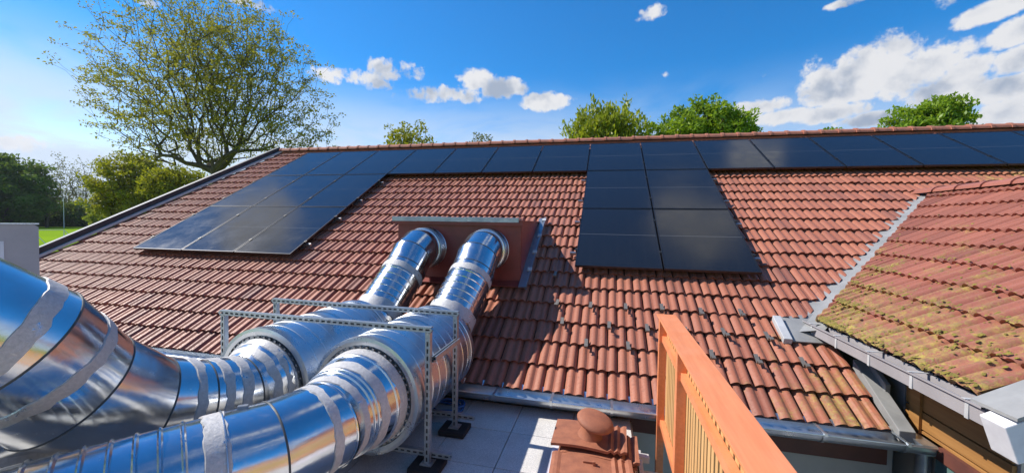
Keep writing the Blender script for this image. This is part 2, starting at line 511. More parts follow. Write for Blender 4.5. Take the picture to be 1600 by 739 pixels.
# ------------------------------------------------------------------ mesh helpers
class MB:
    """collects geometry for ONE mesh object"""
    def __init__(self):
        self.v, self.f, self.s = [], [], []

    def add(self, verts, faces, smooth=False):
        o = len(self.v)
        self.v.extend([tuple(map(float, p)) for p in verts])
        self.f.extend([tuple(i + o for i in fc) for fc in faces])
        self.s.extend([smooth] * len(faces))
        return self

    def box(self, lo, hi):
        x0, y0, z0 = lo; x1, y1, z1 = hi
        vs_ = [(x0, y0, z0), (x1, y0, z0), (x1, y1, z0), (x0, y1, z0), (x0, y0, z1), (x1, y0, z1), (x1, y1, z1), (x0, y1, z1)]
        return self.add(vs_, BOXF)

    def obox(self, c, ax, ay, az):
        """box round centre c with half-axis vectors"""
        c, ax, ay, az = map(lambda q: np.array(q, float), (c, ax, ay, az))
        vs_ = [c + sx * ax + sy * ay + sz * az for sz in (-1, 1) for (sx, sy) in ((-1, -1), (1, -1), (1, 1), (-1, 1))]
        return self.add(vs_, BOXF)

    def beam(self, a, b, w, h, up=(0, 0, 1)):
        a = np.array(a, float); b = np.array(b, float)
        d = b - a; L = np.linalg.norm(d); d /= L
        s = np.cross(d, up); s /= np.linalg.norm(s)
        u = np.cross(s, d)
        return self.obox((a + b) / 2, d * L / 2, s * w / 2, u * h / 2)

    def prism(self, poly, vec):
        """closed polygon extruded along vec"""
        n = len(poly); vec = np.array(vec, float)
        vs_ = [np.array(p, float) for p in poly] + [np.array(p, float) + vec for p in poly]
        fs = [tuple(range(n))[::-1], tuple(range(n, 2 * n))] + [(i, (i + 1) % n, n + (i + 1) % n, n + i) for i in range(n)]
        return self.add(vs_, fs)

    def rings(self, rings, smooth=True, closed=True):
        n = len(rings[0])
        vs_ = [p for r in rings for p in r]
        fs = []
        for k in range(len(rings) - 1):
            for i in range(n if closed else n - 1):
                j = (i + 1) % n
                fs.append((k * n + i, k * n + j, (k + 1) * n + j, (k + 1) * n + i))
        return self.add(vs_, fs, smooth)

    def tube(self, pts, r, n=6, cap=True):
        pts = [np.array(p, float) for p in pts]
        rs = r if isinstance(r, (list, tuple)) else [r] * len(pts)
        rg = []
        for i, p in enumerate(pts):
            d = pts[min(i + 1, len(pts) - 1)] - pts[max(i - 1, 0)]
            u, v, _ = frame(d)
            rg.append([p + rs[i] * (math.cos(2 * PI * k / n) * u + math.sin(2 * PI * k / n) * v) for k in range(n)])
        self.rings(rg)
        if cap:
            self.add(rg[0], [tuple(range(n))[::-1]]); self.add(rg[-1], [tuple(range(n))])
        return self

    def build(self, name, mat, parent=None, bevel=0.0):
        me = bpy.data.meshes.new(name)
        me.from_pydata(self.v, [], self.f)
        me.polygons.foreach_set('use_smooth', self.s)
        me.materials.append(MATS[mat])
        if bevel:
            bm = bmesh.new(); bm.from_mesh(me)
            bmesh.ops.recalc_face_normals(bm, faces=bm.faces)
            bmesh.ops.bevel(bm, geom=[e for e in bm.edges if e.calc_face_angle(0) > 0.6], offset=bevel, segments=2, profile=0.6, affect='EDGES')
            bm.to_mesh(me); bm.free()
        me.update()
        return link(name, me, parent)


BOXF = [(3, 2, 1, 0), (4, 5, 6, 7), (0, 1, 5, 4), (1, 2, 6, 5), (2, 3, 7, 6), (3, 0, 4, 7)]


def frame(d):
    d = np.array(d, float); d /= np.linalg.norm(d)
    ref = np.array([0, 0, 1.0]) if abs(d[2]) < 0.95 else np.array([1.0, 0, 0])
    u = np.cross(d, ref); u /= np.linalg.norm(u)
    v = np.cross(u, d)
    return u, v, d


def link(name, data, parent=None):
    o = bpy.data.objects.new(name, data)
    col.objects.link(o)
    if parent is not None:
        o.parent = parent
        o.matrix_parent_inverse = Matrix.Identity(4)
    return o


def tag(o, label=None, cat=None, group=None, kind=None):
    if label: o['label'] = label
    if cat: o['category'] = cat
    if group: o['group'] = group
    if kind: o['kind'] = kind
    return o


def thing(name, label, cat, group=None):
    """Empty whose parts are given in world coordinates (it sits at the origin of the place)"""
    return tag(link(name, None), label, cat, group)


def rebase(o, loc):
    """moves an Empty to the thing's base and keeps its parts where they are"""
    loc = Vector(loc)
    o.location = loc
    for ch in o.children:
        ch.location = ch.location - loc


# ------------------------------------------------------------------ roof frames
TH = math.radians(29.7466)
CT, ST = math.cos(TH), math.sin(TH)


def rp(X, S, h=0.0):
    """main roof: X along the ridge, S down the slope, h above the plane of the panels' glass"""
    return np.array([X, -S * CT - ST * h, -S * ST + CT * h])


WXR, WZR = 13.35, -1.40 + 0.03


def wp(S, Y, h=0.0):
    """roof of the wing: S down the slope from its ridge, h above its tile plane"""
    return np.array([WXR - S * CT - ST * h, Y, WZR - S * ST + CT * h])


TW, TC = 0.205, 0.325                 # cover width and course of a tile
VALLEY_A = np.array([13.36, -2.20]); VALLEY_B = np.array([10.63, -4.93])


def tile_verts(width=0.1965):
    """two broad rolls, each falling off sharply on its right; lower end proud of the next course"""
    roll = [(0.0, 0.003), (0.10, 0.013), (0.28, 0.027), (0.50, 0.034), (0.68, 0.030), (0.80, 0.009), (0.90, 0.000)]
    first = [(u, z if u < 0.75 else max(z, 0.015)) for u, z in roll]
    second = [(u, z if u > 0.2 else max(z, 0.014)) for u, z in roll]
    pr = [(u * TW / 2, z) for u, z in first] + [((1 + u) * TW / 2 * 0.985, z) for u, z in second] + [(width, -0.012)]
    n = len(pr)
    xs = [p[0] for p in pr]; z = [p[1] for p in pr]
    lift = 0.036
    top = [(x, 0.05, zz) for x, zz in zip(xs, z)]
    low = [(x, -TC, zz + lift) for x, zz in zip(xs, z)]
    edge = [(x, -TC + 0.020, zz + lift - 0.034) for x, zz in zip(xs, z)]
    vs_ = top + low + low + edge
    fs = []
    for i in range(n - 1):
        fs.append((i, n + i, n + i + 1, i + 1))
    for i in range(n - 1):
        fs.append((2 * n + i, 3 * n + i, 3 * n + i + 1, 2 * n + i + 1))
    sm = [True] * (n - 1) + [False] * (n - 1)
    m = len(vs_)
    vs_ += [(0, 0.05, z[0]), (0, 0.05, z[0] - 0.02), (0, -TC, z[0] + lift - 0.026), (0, -TC, z[0] + lift)]
    fs.append((m, m + 1, m + 2, m + 3)); sm.append(False)
    return np.array(vs_), fs, sm


TV, TF, TSM = tile_verts()


def tile_mesh(name, mat):
    me = bpy.data.meshes.new(name)
    me.from_pydata([tuple(p) for p in TV], [], TF)
    me.polygons.foreach_set('use_smooth', TSM)
    me.materials.append(MATS[mat])
    return me


def tile_axes(kind, a, s, j):
    """placement of one tile: origin and its across, up-slope and normal axes"""
    if kind == 'main':
        ax, ay, az = np.array([1, 0, 0.]), np.array([0, CT, ST]), np.array([0, -ST, CT])
        o = rp(a, s, -0.170)
    else:   # wing: across runs towards the camera (-Y)
        ax, ay, az = np.array([0, -1, 0.]), np.array([CT, 0, ST]), np.array([-ST, 0, CT])
        o = wp(s, a, -0.032)
    ax2 = ax * math.cos(j[0]) + ay * math.sin(j[0])
    ay2 = -ax * math.sin(j[0]) + ay * math.cos(j[0])
    return o + az * j[1] + ay * j[2], ax2, ay2, az


def inside(x, y, poly):
    c = False
    n = len(poly)
    for i in range(n):
        (x1, y1), (x2, y2) = poly[i], poly[(i + 1) % n]
        if (y1 > y) != (y2 > y) and x < (x2 - x1) * (y - y1) / (y2 - y1) + x1: c = not c
    return c


def project(P):
    d = np.array(P) - CAM
    z = d @ F_
    if z < 0.1: return None
    return 800 + FPX * (d @ R_) / z, 369.5 - FPX * (d @ U_) / z, z


def valley_side(P):
    """> 0 on the main roof's side of the valley"""
    d = VALLEY_B - VALLEY_A
    n = np.array([-d[1], d[0]]); n = n / np.linalg.norm(n)
    s = (np.array(P[:2]) - VALLEY_A) @ n
    return -s


def cut_tile(vw, fs, planes):
    """world-space tile cut by vertical planes (point, outward normal)"""
    bm = bmesh.new()
    vv = [bm.verts.new(p) for p in vw]
    for f in fs: bm.faces.new([vv[i] for i in f])
    for (p, n) in planes:
        bmesh.ops.bisect_plane(bm, geom=bm.verts[:] + bm.edges[:] + bm.faces[:], plane_co=p, plane_no=n, clear_outer=True)
    bm.verts.index_update()
    v = [tuple(q.co) for q in bm.verts]
    f = [tuple(q.index for q in fc.verts) for fc in bm.faces]
    bm.free()
    return v, f


def lay_tiles(kind, cells, planes_for, parent, mat, hidden, keep):
    """cells: (across, S). The `keep` nearest whole tiles in view become objects, all others one mesh."""
    proto = tile_mesh('roof_tile', mat)
    near, rest = [], MB()
    allc = []
    for (a, s) in cells:
        j = (rng.normal(0, 0.008), rng.normal(0, 0.0022), rng.normal(0, 0.004))
        o, ax, ay, az = tile_axes(kind, a, s, j)
        cen = o + ax * TW / 2 - ay * TC / 2
        pl = planes_for(cen, o, ax, ay, az)
        if pl is None: continue
        pr = project(cen)
        ok = pr is not None and -15 < pr[0] < 1615 and 0 < pr[1] < 755 and not hidden(pr, cen)
        allc.append((np.linalg.norm(cen - CAM) if ok else 1e9, o, ax, ay, az, pl))
    order = sorted(range(len(allc)), key=lambda i: allc[i][0])
    chosen = set(i for i in order[:keep] if allc[i][0] < 1e8)
    n_obj = 0
    for i, (dist, o, ax, ay, az, pl) in enumerate(allc):
        M = np.stack([ax, ay, az], 1)
        if i in chosen:
            if pl:
                v, f = cut_tile(TV @ M.T + o, TF, pl)
                if len(f) < 4: continue
                me = bpy.data.meshes.new('roof_tile')
                me.from_pydata(v, [], f); me.materials.append(MATS[mat])
                link('roof_tile', me, parent)
            else:
                ob = link('roof_tile', proto, parent)
                ob.matrix_local = Matrix(((M[0, 0], M[0, 1], M[0, 2], o[0]), (M[1, 0], M[1, 1], M[1, 2], o[1]), (M[2, 0], M[2, 1], M[2, 2], o[2]), (0, 0, 0, 1)))
            n_obj += 1
        else:
            vw = TV @ M.T + o
            if pl:
                v, f = cut_tile(vw, TF, pl)
                if len(f) >= 4: rest.add(v, f)
            else:
                off = len(rest.v)
                rest.v.extend(map(tuple, vw.tolist()))
                rest.f.extend([tuple(k + off for k in fc) for fc in TF])
                rest.s.extend(TSM)
    r = rest.build('roof_tiling', mat, parent)
    tag(r, kind='stuff')
    return n_obj


# ================================================================== SETTING
def build_ground():
    g = MB()
    n = 24
    g.add([(-9000, -6000, -5.6), (9000, -6000, -5.6), (9000, 12000, -5.6), (-9000, 12000, -5.6)], [(0, 1, 2, 3)])
    tag(g.build('ground', 'meadow'), kind='structure')
    tag(MB().box((8.75, -16, -5.7), (24, -5.78, -5.59)).build('pavement', 'paving'), kind='structure')
    # far ridge line of hills
    h = MB()
    xs = np.linspace(-9000, 2500, 90)
    prof = 215 + 50 * np.sin(xs / 900.0) + 30 * np.sin(xs / 370.0 + 1) + 12 * np.sin(xs / 130.0)
    ra, rb, rc = [], [], []
    for x, p in zip(xs, prof):
        y = 2600 + 0.12 * (x + 3000) * 0
        ra.append((x, y - 900, -8)); rb.append((x, y - 300, max(10, p * 0.7))); rc.append((x, y + 200, max(20, p)))
    rd = [(x, 3600, -8) for x in xs]
    h.rings([ra, rb, rc, rd], True, False)
    tag(h.build('hills', 'hill'), kind='structure')


build_ground()

# ================================================================== HOUSE WITH THE LARGE ROOF
EAVE_S = 7.01
RIDGE_S = -0.49
VL0 = np.array([-1.37, RIDGE_S]); VL1 = np.array([-2.36, EAVE_S])


def verge_x(S):
    return VL0[0] + (VL1[0] - VL0[0]) * (S - VL0[1]) / (VL1[1] - VL0[1])


XR_END = 17.6
DUCT_POLY = [(0, 390), (80, 425), (180, 500), (262, 545), (345, 545), (400, 505), (470, 480), (555, 470), (600, 385), (630, 355),
             (800, 355), (815, 445), (780, 470), (735, 560), (720, 739), (0, 739)]
PV_BLOCKS = [(0, 0, 15, 1), (0, 1, 3, 3), (7, 1, 9, 3)]      # column, row, to column, to row
PW, PH = 1.15, 1.68695                                     # panel pitch


def under_panels(X, S):
    for (c0, r0, c1, r1) in PV_BLOCKS:
        if c0 * PW - 0.02 < X < c1 * PW + 0.02 and r0 * PH < S < r1 * PH + 0.02: return True
    return False


def build_house():
    house = thing('house', 'house with large red clay tiled roof carrying the solar panels', 'house')
    # body
    w = MB()
    ex = -2.0
    yb = 6.4
    w.add([(ex, -5.75, -7.1), (10.93, -5.75, -7.1), (10.93, -5.75, -3.72), (ex, -5.75, -3.72)], [(0, 1, 2, 3)])
    w.add([(ex, -5.75, -7.1), (ex, yb, -7.1), (ex, yb, -3.4), (ex, 0.3, -0.3), (ex, -5.75, -3.72)], [(0, 4, 3, 2, 1)])
    w.add([(ex, yb, -7.1), (17.5, yb, -7.1), (17.5, yb, -3.4), (ex, yb, -3.4)], [(0, 3, 2, 1)])
    w.add([(17.5, -2.0, -7.1), (17.5, yb, -7.1), (17.5, yb, -3.4), (17.5, 0.4, -0.3), (17.5, -2.0, -1.6)], [(0, 1, 2, 3, 4)])
    w.build('wall', 'plaster', house)
    b = MB().box((8.6, -5.80, -3.98), (10.86, -5.752, -3.70))
    b.build('fascia_board', 'fascia_brown', house)
    # deck under the tiles, both slopes
    roof = MB()
    a0, a1 = rp(verge_x(RIDGE_S), RIDGE_S, -0.19), rp(XR_END, RIDGE_S, -0.19)
    t = (0, 0, -0.1)
    q = [rp(verge_x(EAVE_S), EAVE_S - 0.03, -0.19), rp(10.72, EAVE_S - 0.03, -0.19), rp(10.72, 5.85, -0.19), rp(13.5, 2.3, -0.19), rp(XR_END, 2.3, -0.19), a1, a0]
    roof.prism(q, t)
    ry = a0[1]
    back = [(a0[0], ry, a0[2]), (a1[0], ry, a1[2]), (a1[0], ry + 6.6, a1[2] - 3.75), (a0[0], ry + 6.6, a0[2] - 3.75)]
    roof.prism(back, t)
    roof = roof.build('roof', 'roof_deck', house)
    # tiles
    cells = []
    for k in range(23):
        s0 = EAVE_S - (k + 1) * TC
        off = 7.695 + (0.5 * TW if k % 2 else 0.0)
        j0 = int((-2.6 - off) / TW) - 1
        for j in range(j0, int((XR_END - off) / TW)):
            cells.append((off + j * TW, s0))
    vdir = VALLEY_B - VALLEY_A; vn = np.array([-vdir[1], vdir[0]]); vn /= np.linalg.norm(vn)     # towards the wing
    vp = VALLEY_A - vn * 0.04
    lp0, lp1 = rp(VL0[0], VL0[1]), rp(VL1[0], VL1[1])
    ld = lp1[:2] - lp0[:2]; ln = np.array([ld[1], -ld[0]]); ln /= np.linalg.norm(ln)
    if ln[0] > 0: ln = -ln                                                                      # outwards, to the left

    def planes_main(cen, o, ax, ay, az):
        S = -(cen[1] * CT + cen[2] * ST)
        X = cen[0]
        pl = []
        dl = (cen[:2] - lp0[:2]) @ ln
        if dl > 0.12: return None
        if dl > -0.14: pl.append(((*(lp0[:2] - ln * 0.02), 0), (*ln, 0)))
        if S > 5.75:
            lim = 10.765 if S > 6.06 else 10.30
            if X > lim + 0.1: return None
            if X > lim - 0.12: pl.append(((lim, 0, 0), (1, 0, 0)))
            return pl
        dv = (cen[:2] - vp) @ vn
        if X > 10.0 and S > 2.45:
            if dv > 0.22: return None
            if dv > -0.24: pl.append(((*vp, 0), (*vn, 0)))
        return pl

    def hidden(pr, cen):
        S = -(cen[1] * CT + cen[2] * ST)
        return under_panels(cen[0], S - 0.1) or inside(pr[0], pr[1], DUCT_POLY)
    lay_tiles('main', cells, planes_main, roof, 'tile_red', hidden, 300)

    # capping along the ridge: one half-round tile after another
    prof = []
    m = 9
    for i in range(m):
        a = PI * i / (m - 1)
        prof.append((math.cos(a), math.sin(a)))
    base = rp(0, RIDGE_S, -0.13)
    L = 0.335
    mb = MB()
    for (y0, r) in ((0.0, 0.115), (0.035, 0.128), (0.07, 0.118), (L + 0.02, 0.104)):
        pass
    stations = ((0.0, 0.126), (0.05, 0.126), (0.052, 0.112), (L + 0.015, 0.104))
    rings = [[(x, -c * r * 1.15, s * r * 0.92 - 0.02) for (c, s) in prof] for (x, r) in stations]
    mb.rings(rings, False, False)
    mb.add(rings[0], [tuple(range(m))])
    proto = mb.build('ridge_tile', 'ridge_clay', roof)
    k = 0
    x = verge_x(RIDGE_S) + 0.02
    while x < XR_END - 0.3:
        o = proto if k == 0 else proto.copy()
        if k:
            col.objects.link(o)
        o.parent = roof
        o.location = (x, base[1], base[2] + 0.035 + rng.normal(0, 0.003))
        o.rotation_euler = (0, 0, rng.normal(0, 0.01))
        x += L; k += 1

    MB().beam(rp(verge_x(RIDGE_S), RIDGE_S + 0.07, -0.145), rp(XR_END, RIDGE_S + 0.07, -0.145), 0.06, 0.10, up=(0, -ST, CT)).build('ridge_bedding', 'ridge_clay', roof)
    # verge trim on the left: dark cap with a pale strip inside
    a, bq = rp(VL0[0] - 0.06, RIDGE_S - 0.02, -0.03), rp(VL1[0] - 0.06, EAVE_S + 0.02, -0.03)
    MB().beam(a, bq, 0.13, 0.13).build('verge_cap', 'dark_trim', house)
    a, bq = rp(VL0[0] + 0.055, RIDGE_S + 0.02, -0.085), rp(VL1[0] + 0.055, EAVE_S + 0.02, -0.085)
    MB().beam(a, bq, 0.10, 0.04).build('verge_strip', 'light_trim', house)

    # half-round gutter along the eave
    gx0, gx1 = -2.4, 10.93
    gy, gz, gr = -6.105, -3.600, 0.092
    g = MB()
    outer = [(math.cos(PI + PI * i / 10), math.sin(PI + PI * i / 10)) for i in range(11)]
    sec = [(gy + gr * c, gz + gr * s) for c, s in outer]
    bead = [(gy - gr - 0.011 + 0.011 * math.cos(2 * PI * i / 8), gz + 0.003 + 0.011 * math.sin(2 * PI * i / 8)) for i in range(8)]
    g.rings([[(x, y, z) for (y, z) in sec] for x in (gx0, gx1)], True, False)
    g.rings([[(x, gy + (y - gy) * 0.96, gz + (z - gz) * 0.96) for (y, z) in sec] for x in (gx0, gx1)], True, False)
    g.rings([[(x, y, z) for (y, z) in bead] for x in (gx0, gx1)], True, True)
    g.add([(gx1, y, z) for (y, z) in sec], [tuple(range(11))])
    g.add([(gx0, gy + gr, gz), (gx1, gy + gr, gz), (gx1, gy + gr + 0.05, gz + 0.035), (gx0, gy + gr + 0.05, gz + 0.035)], [(0, 1, 2, 3)])
    gut = g.build('gutter', 'gutter_steel', house)
    for i, x in enumerate(np.arange(7.45, 10.9, 0.55)):
        br = MB()
        sec2 = [(gy + (gr + 0.006) * c, gz + (gr + 0.006) * s) for c, s in outer]
        br.rings([[(x + dx, y, z) for (y, z) in sec2] for dx in (-0.012, 0.012)], True, False)
        br.box((x - 0.012, gy - gr - 0.024, gz - 0.004), (x + 0.012, gy - gr + 0.002, gz + 0.022))
        br.box((x - 0.011, gy - gr, gz + 0.012), (x + 0.011, gy + gr + 0.04, gz + 0.017))
        br.build('gutter_bracket', 'gutter_steel', gut)
    MB().box((gx0, -6.005, -3.749), (8.86, -5.965, -3.60)).build('eave_board', 'fascia_brown', house)
    # soffit that closes the eave from below on the right
    MB().box((8.6, -6.02, -3.70), (10.9, -5.76, -3.675)).build('soffit', 'fascia_brown', house)
    # outlet and downpipe at the right end
    dp = MB().tube([(10.97, -6.02, -3.66), (10.97, -6.02, -7.1)], 0.05, 12)
    dp.build('downpipe', 'zinc', house)
    hd = MB().prism([(10.86, -6.17, -3.60), (11.02, -6.17, -3.60), (11.00, -6.15, -3.69), (10.90, -6.15, -3.69)], (0, 0.20, 0))
    hd.build('gutter_outlet', 'gutter_steel', house)

    # end flashing of the eave corner
    e = MB()
    u = [rp(10.772, 6.30, -0.075), rp(10.885, 6.30, -0.075), rp(10.885, 7.03, -0.075), rp(10.772, 7.03, -0.075)]
    e.prism(u, (0, 0, -0.09))
    e.prism([rp(10.86, 6.25, -0.02), rp(10.90, 6.25, -0.02), rp(10.90, 6.62, -0.02), rp(10.86, 6.62, -0.02)], (0, 0, -0.10))
    e.build('verge_flashing', 'grey_sheet', house, 0.006)

    # valley gutter against the wing
    v = MB()
    for (off_m, off_w) in ((0.20, 0.22),):
        pts = []
        for tt in np.linspace(-0.02, 1.06, 7):
            c = VALLEY_A + vdir * tt
            cz = -c[1] * 0
            S = -c[1] / CT
            z0 = rp(0, (-c[1]) / CT, 0)[2] - 0.175 / CT
            m_ = c - vn * off_m; z_m = -(-m_[1]) * ST / CT - 0.165 / CT
            w_ = c + vn * off_w; z_w = WZR - (WXR - w_[0]) * ST / CT - 0.035 / CT
            pts.append(((m_[0], m_[1], z_m), (c[0], c[1], min(z_m, z_w) - 0.02), (w_[0], w_[1], z_w)))
        v.rings([list(p) for p in pts], True, False)
    v.build('valley_flashing', 'grey_sheet', house)
    # sheet apron and its raised edge where the valley runs out on the lower tiles
    s1 = MB().prism([rp(10.335, 5.72, -0.118), rp(10.80, 5.60, -0.118), rp(10.80, 6.075, -0.112), rp(10.335, 6.075, -0.112)], (0, 0.005, -0.012))
    s1.build('valley_apron', 'grey_sheet', house)
    s2 = MB().prism([rp(10.262, 5.74, -0.075), rp(10.342, 5.74, -0.075), rp(10.342, 6.09, -0.075), rp(10.262, 6.09, -0.075)], (0, 0.02, -0.06))
    s2.build('apron_edge', 'light_trim', house, 0.006)
    return house, roof


HOUSE, ROOF = build_house()


def build_snow_guards():
    spots = [(7.89, 5.78), (8.30, 5.79), (8.71, 5.78), (9.12, 5.75), (9.54, 5.78), (9.96, 5.76), (7.99, 6.10), (8.52, 6.11), (8.93, 6.11),
             (9.33, 6.11), (9.72, 6.09), (10.13, 6.10), (8.28, 6.41), (8.72, 6.40), (9.53, 6.42), (9.94, 6.43), (10.34, 6.42), (7.80, 5.20)]
    m = MB()
    # local: x across, y up the slope, z normal
    m.box((-0.017, -0.02, 0.0), (0.017, 0.085, 0.006))
    m.box((-0.017, -0.026, 0.0), (0.017, -0.020, 0.045))
    m.box((-0.017, -0.055, 0.039), (0.017, -0.026, 0.045))
    m.box((-0.017, -0.060, 0.028), (0.017, -0.055, 0.052))
    proto = m.build('snow_guard', 'hook_steel', ROOF)
    for i, (X, S) in enumerate(spots):
        o = proto if i == 0 else proto.copy()
        if i: col.objects.link(o)
        o.parent = ROOF
        p = rp(X, S - 0.02, -0.098)
        o.matrix_local = Matrix(((1, 0, 0, p[0]), (0, CT, -ST, p[1]), (0, ST, CT, p[2]), (0, 0, 0, 1))) @ Matrix.Rotation(rng.normal(0, 0.06), 4, 'Z') @ Matrix.Scale(1.1, 4)


build_snow_guards()


# ================================================================== WING ON THE RIGHT
def build_wing():
    wing = thing('house_wing', 'mossy red tiled wing with wooden wall, standing to the right of the railing', 'house')
    yv = -6.92
    body = MB()
    x0, x1 = 11.02, 15.7
    body.add([(x0, -6.7, -7.1), (x0, -2.0, -7.1), (x0, -2.0, -2.9), (x0, -6.7, -2.9)], [(0, 1, 2, 3)])
    body.add([(x0, -6.7, -7.1), (x0, -6.7, -2.9), (WXR, -6.7, -1.6), (x1, -6.7, -2.9), (x1, -6.7, -7.1)], [(0, 1, 2, 3, 4)])
    body.add([(x1, -6.7, -7.1), (x1, -2.0, -7.1), (x1, -2.0, -2.9), (x1, -6.7, -2.9)], [(3, 2, 1, 0)])
    body.build('wall', 'plaster', wing)
    # boards
    z = -2.98
    k = 0
    while z > -3.60:
        MB().box((x0 - 0.028, -6.68, z - 0.138), (x0 - 0.002, -5.77, z)).build('plank', 'plank_wood', wing, 0.004)
        z -= 0.150; k += 1
    for yy in (-5.90,):
        MB().box((x0 - 0.05, yy - 0.055, -3.66), (x0 - 0.030, yy + 0.055, -2.95)).build('corner_board', 'plank_wood', wing)
    MB().box((x0 - 0.06, -6.75, -3.70), (x0 - 0.002, -5.77, -3.60)).build('ledge_board', 'fascia_brown', wing)
    # window strip below the boards
    MB().box((x0 - 0.04, -6.7, -3.86), (x0 - 0.002, -6.12, -3.705)).build('window_frame', 'teal_frame', wing)
    MB().box((x0 - 0.02, -6.7, -4.9), (x0 - 0.002, -6.12, -3.865)).build('window_pane', 'dark_glass', wing)
    # roof deck
    SE = 3.13
    d = MB()
    q = [wp(0, yv, -0.06), wp(SE - 0.03, yv, -0.06), wp(SE - 0.03, -5.05, -0.06), wp(0, -2.25, -0.06)]
    d.prism(q, (0, 0, -0.06))
    q2 = [(WXR, yv, WZR - 0.06), (WXR, -1.5, WZR - 0.06), (WXR + 2.7, -1.5, WZR - 1.6), (WXR + 2.7, yv, WZR - 1.6)]
    d.prism(q2, (0, 0, -0.06))
    roof = d.build('roof', 'roof_deck', wing)
    cells = []
    for k in range(10):
        s0 = SE - (k + 1) * TC
        off = yv + 0.02 + (0.5 * TW if k % 2 else 0)
        for j in range(0, 25):
            cells.append((off + j * TW, s0))
    vdir = VALLEY_B - VALLEY_A; vn = np.array([-vdir[1], vdir[0]]); vn /= np.linalg.norm(vn)
    vp = VALLEY_A + vn * 0.075

    def planes_wing(cen, o, ax, ay, az):
        dv = (cen[:2] - vp) @ (-vn)
        if dv > 0.22: return None
        pl = []
        if dv > -0.24: pl.append(((*vp, 0), (*(-vn), 0)))
        if cen[1] < yv + 0.1: pl.append(((0, yv, 0), (0, -1, 0)))
        if cen[0] > WXR - 0.25: pl.append(((WXR - 0.01, 0, 0), (1, 0, 0)))
        return pl
    lay_tiles('wing', cells, planes_wing, roof, 'tile_old', lambda pr, c: False, 300)
    # cushions of moss along the lower tile edges and joints
    ms = MB()
    rg2 = np.random.default_rng(99)
    n_m = 0
    while n_m < 1500:
        k = int(min(9, rg2.exponential(1.7)))
        S = SE - k * TC - (abs(rg2.normal(0, 0.05)) if rg2.random() < 0.65 else rg2.random() * TC)
        Y = yv + 0.05 + rg2.random() * 3.2
        if rg2.random() < 0.25:      # beside the valley
            Xv = WXR - S * CT
            Y = VALLEY_A[1] - (VALLEY_A[0] - Xv) - 0.2 - abs(rg2.normal(0, 0.22))
        Pm = wp(S, Y, 0)
        if (Pm[:2] - vp) @ (-vn) > -0.05 or Y < yv: continue
        rr = 0.004 + 0.008 * rg2.random() ** 2
        c = wp(S, Y, 0.012 + 0.02 * ((SE - S) % TC < 0.06))
        top = c + np.array([-ST, 0, CT]) * rr * 0.9
        rim = []
        for q in range(6):
            a_ = q * PI / 3 + rg2.random() * 0.6
            e_ = rr * (0.9 + 0.8 * rg2.random())
            rim.append(c + np.array([CT, 0, ST]) * math.cos(a_) * e_ * 1.3 + np.array([0, 1, 0]) * math.sin(a_) * e_)
        ms.add(rim + [top], [(q, (q + 1) % 6, 6) for q in range(6)], True)
        n_m += 1
    tag(ms.build('moss', 'moss', roof), kind='stuff')
    # ridge capping
    m = 9
    prof = [(math.cos(PI * i / (m - 1)), math.sin(PI * i / (m - 1))) for i in range(m)]
    mb = MB()
    L = 0.40
    st = ((0.0, 0.135), (0.05, 0.135), (0.052, 0.122), (L + 0.015, 0.115))
    rings = [[(c * r * 1.15, y, s * r * 0.7 - 0.02) for (c, s) in prof] for (y, r) in st]
    mb.rings(rings, False, False)
    mb.add(rings[0], [tuple(range(m))])
    proto = mb.build('ridge_tile', 'tile_old', roof)
    y = yv
    k = 0
    while y < -2.5:
        o = proto if k == 0 else proto.copy()
        if k: col.objects.link(o)
        o.parent = roof
        o.location = (WXR + 0.02, y, WZR + 0.01)
        y += L; k += 1
    # box gutter with brackets
    gx = 10.575
    g = MB()
    zt = -2.965
    sec = [(gx + 0.10, zt + 0.015), (gx + 0.10, zt - 0.095), (gx, zt - 0.095), (gx - 0.005, zt), (gx - 0.022, zt + 0.004), (gx - 0.022, zt + 0.016), (gx + 0.002, zt + 0.012)]
    y0, y1 = -7.03, -4.93
    g.rings([[(x, yy, z) for (x, z) in sec] for yy in (y0, y1)], False, False)
    sec_in = [(gx + 0.095, zt + 0.012), (gx + 0.095, zt - 0.088), (gx + 0.006, zt - 0.088), (gx + 0.003, zt + 0.010)]
    g.rings([[(x, yy, z) for (x, z) in sec_in] for yy in (y0, y1)], False, False)
    g.add([(gx, y0, zt), (gx + 0.10, y0, zt), (gx + 0.10, y0, zt - 0.095), (gx, y0, zt - 0.095)], [(0, 1, 2, 3)])
    g.add([(gx, y1, zt), (gx + 0.10, y1, zt), (gx + 0.10, y1, zt - 0.095), (gx, y1, zt - 0.095)], [(3, 2, 1, 0)])
    gut = g.build('gutter', 'gutter_grey', wing)
    for yy in (-5.10, -5.55, -6.02, -6.48, -6.92):
        b = MB()
        b.box((gx - 0.008, yy - 0.013, zt - 0.099), (gx - 0.0012, yy + 0.013, zt - 0.002))
        b.box((gx - 0.026, yy - 0.013, zt + 0.0165), (gx + 0.11, yy + 0.013, zt + 0.0205))
        b.build('gutter_bracket', 'light_trim', gut)
    # side flashing under the gutter beside the lower tiles
    MB().prism([(10.99, -5.76, -3.68), (10.99, -4.7, -3.68), (10.99, -4.7, -2.98), (10.99, -5.76, -2.98)], (0.02, 0, 0)).build('wall_flashing', 'grey_sheet', wing)
    # verge: metal cap over a white barge board
    cap = MB()
    p = [wp(-0.05, yv - 0.02, 0.02), wp(SE + 0.06, yv - 0.02, 0.02), wp(SE + 0.06, yv - 0.30, 0.035), wp(-0.05, yv - 0.30, 0.035)]
    cap.prism(p, (0, 0, -0.018))
    cap.build('verge_cap', 'grey_sheet', wing)
    bb = MB()
    p = [wp(-0.05, yv - 0.13, -0.003), wp(SE + 0.12, yv - 0.13, -0.003), wp(SE + 0.16, yv - 0.13, -0.20), wp(-0.05, yv - 0.13, -0.20)]
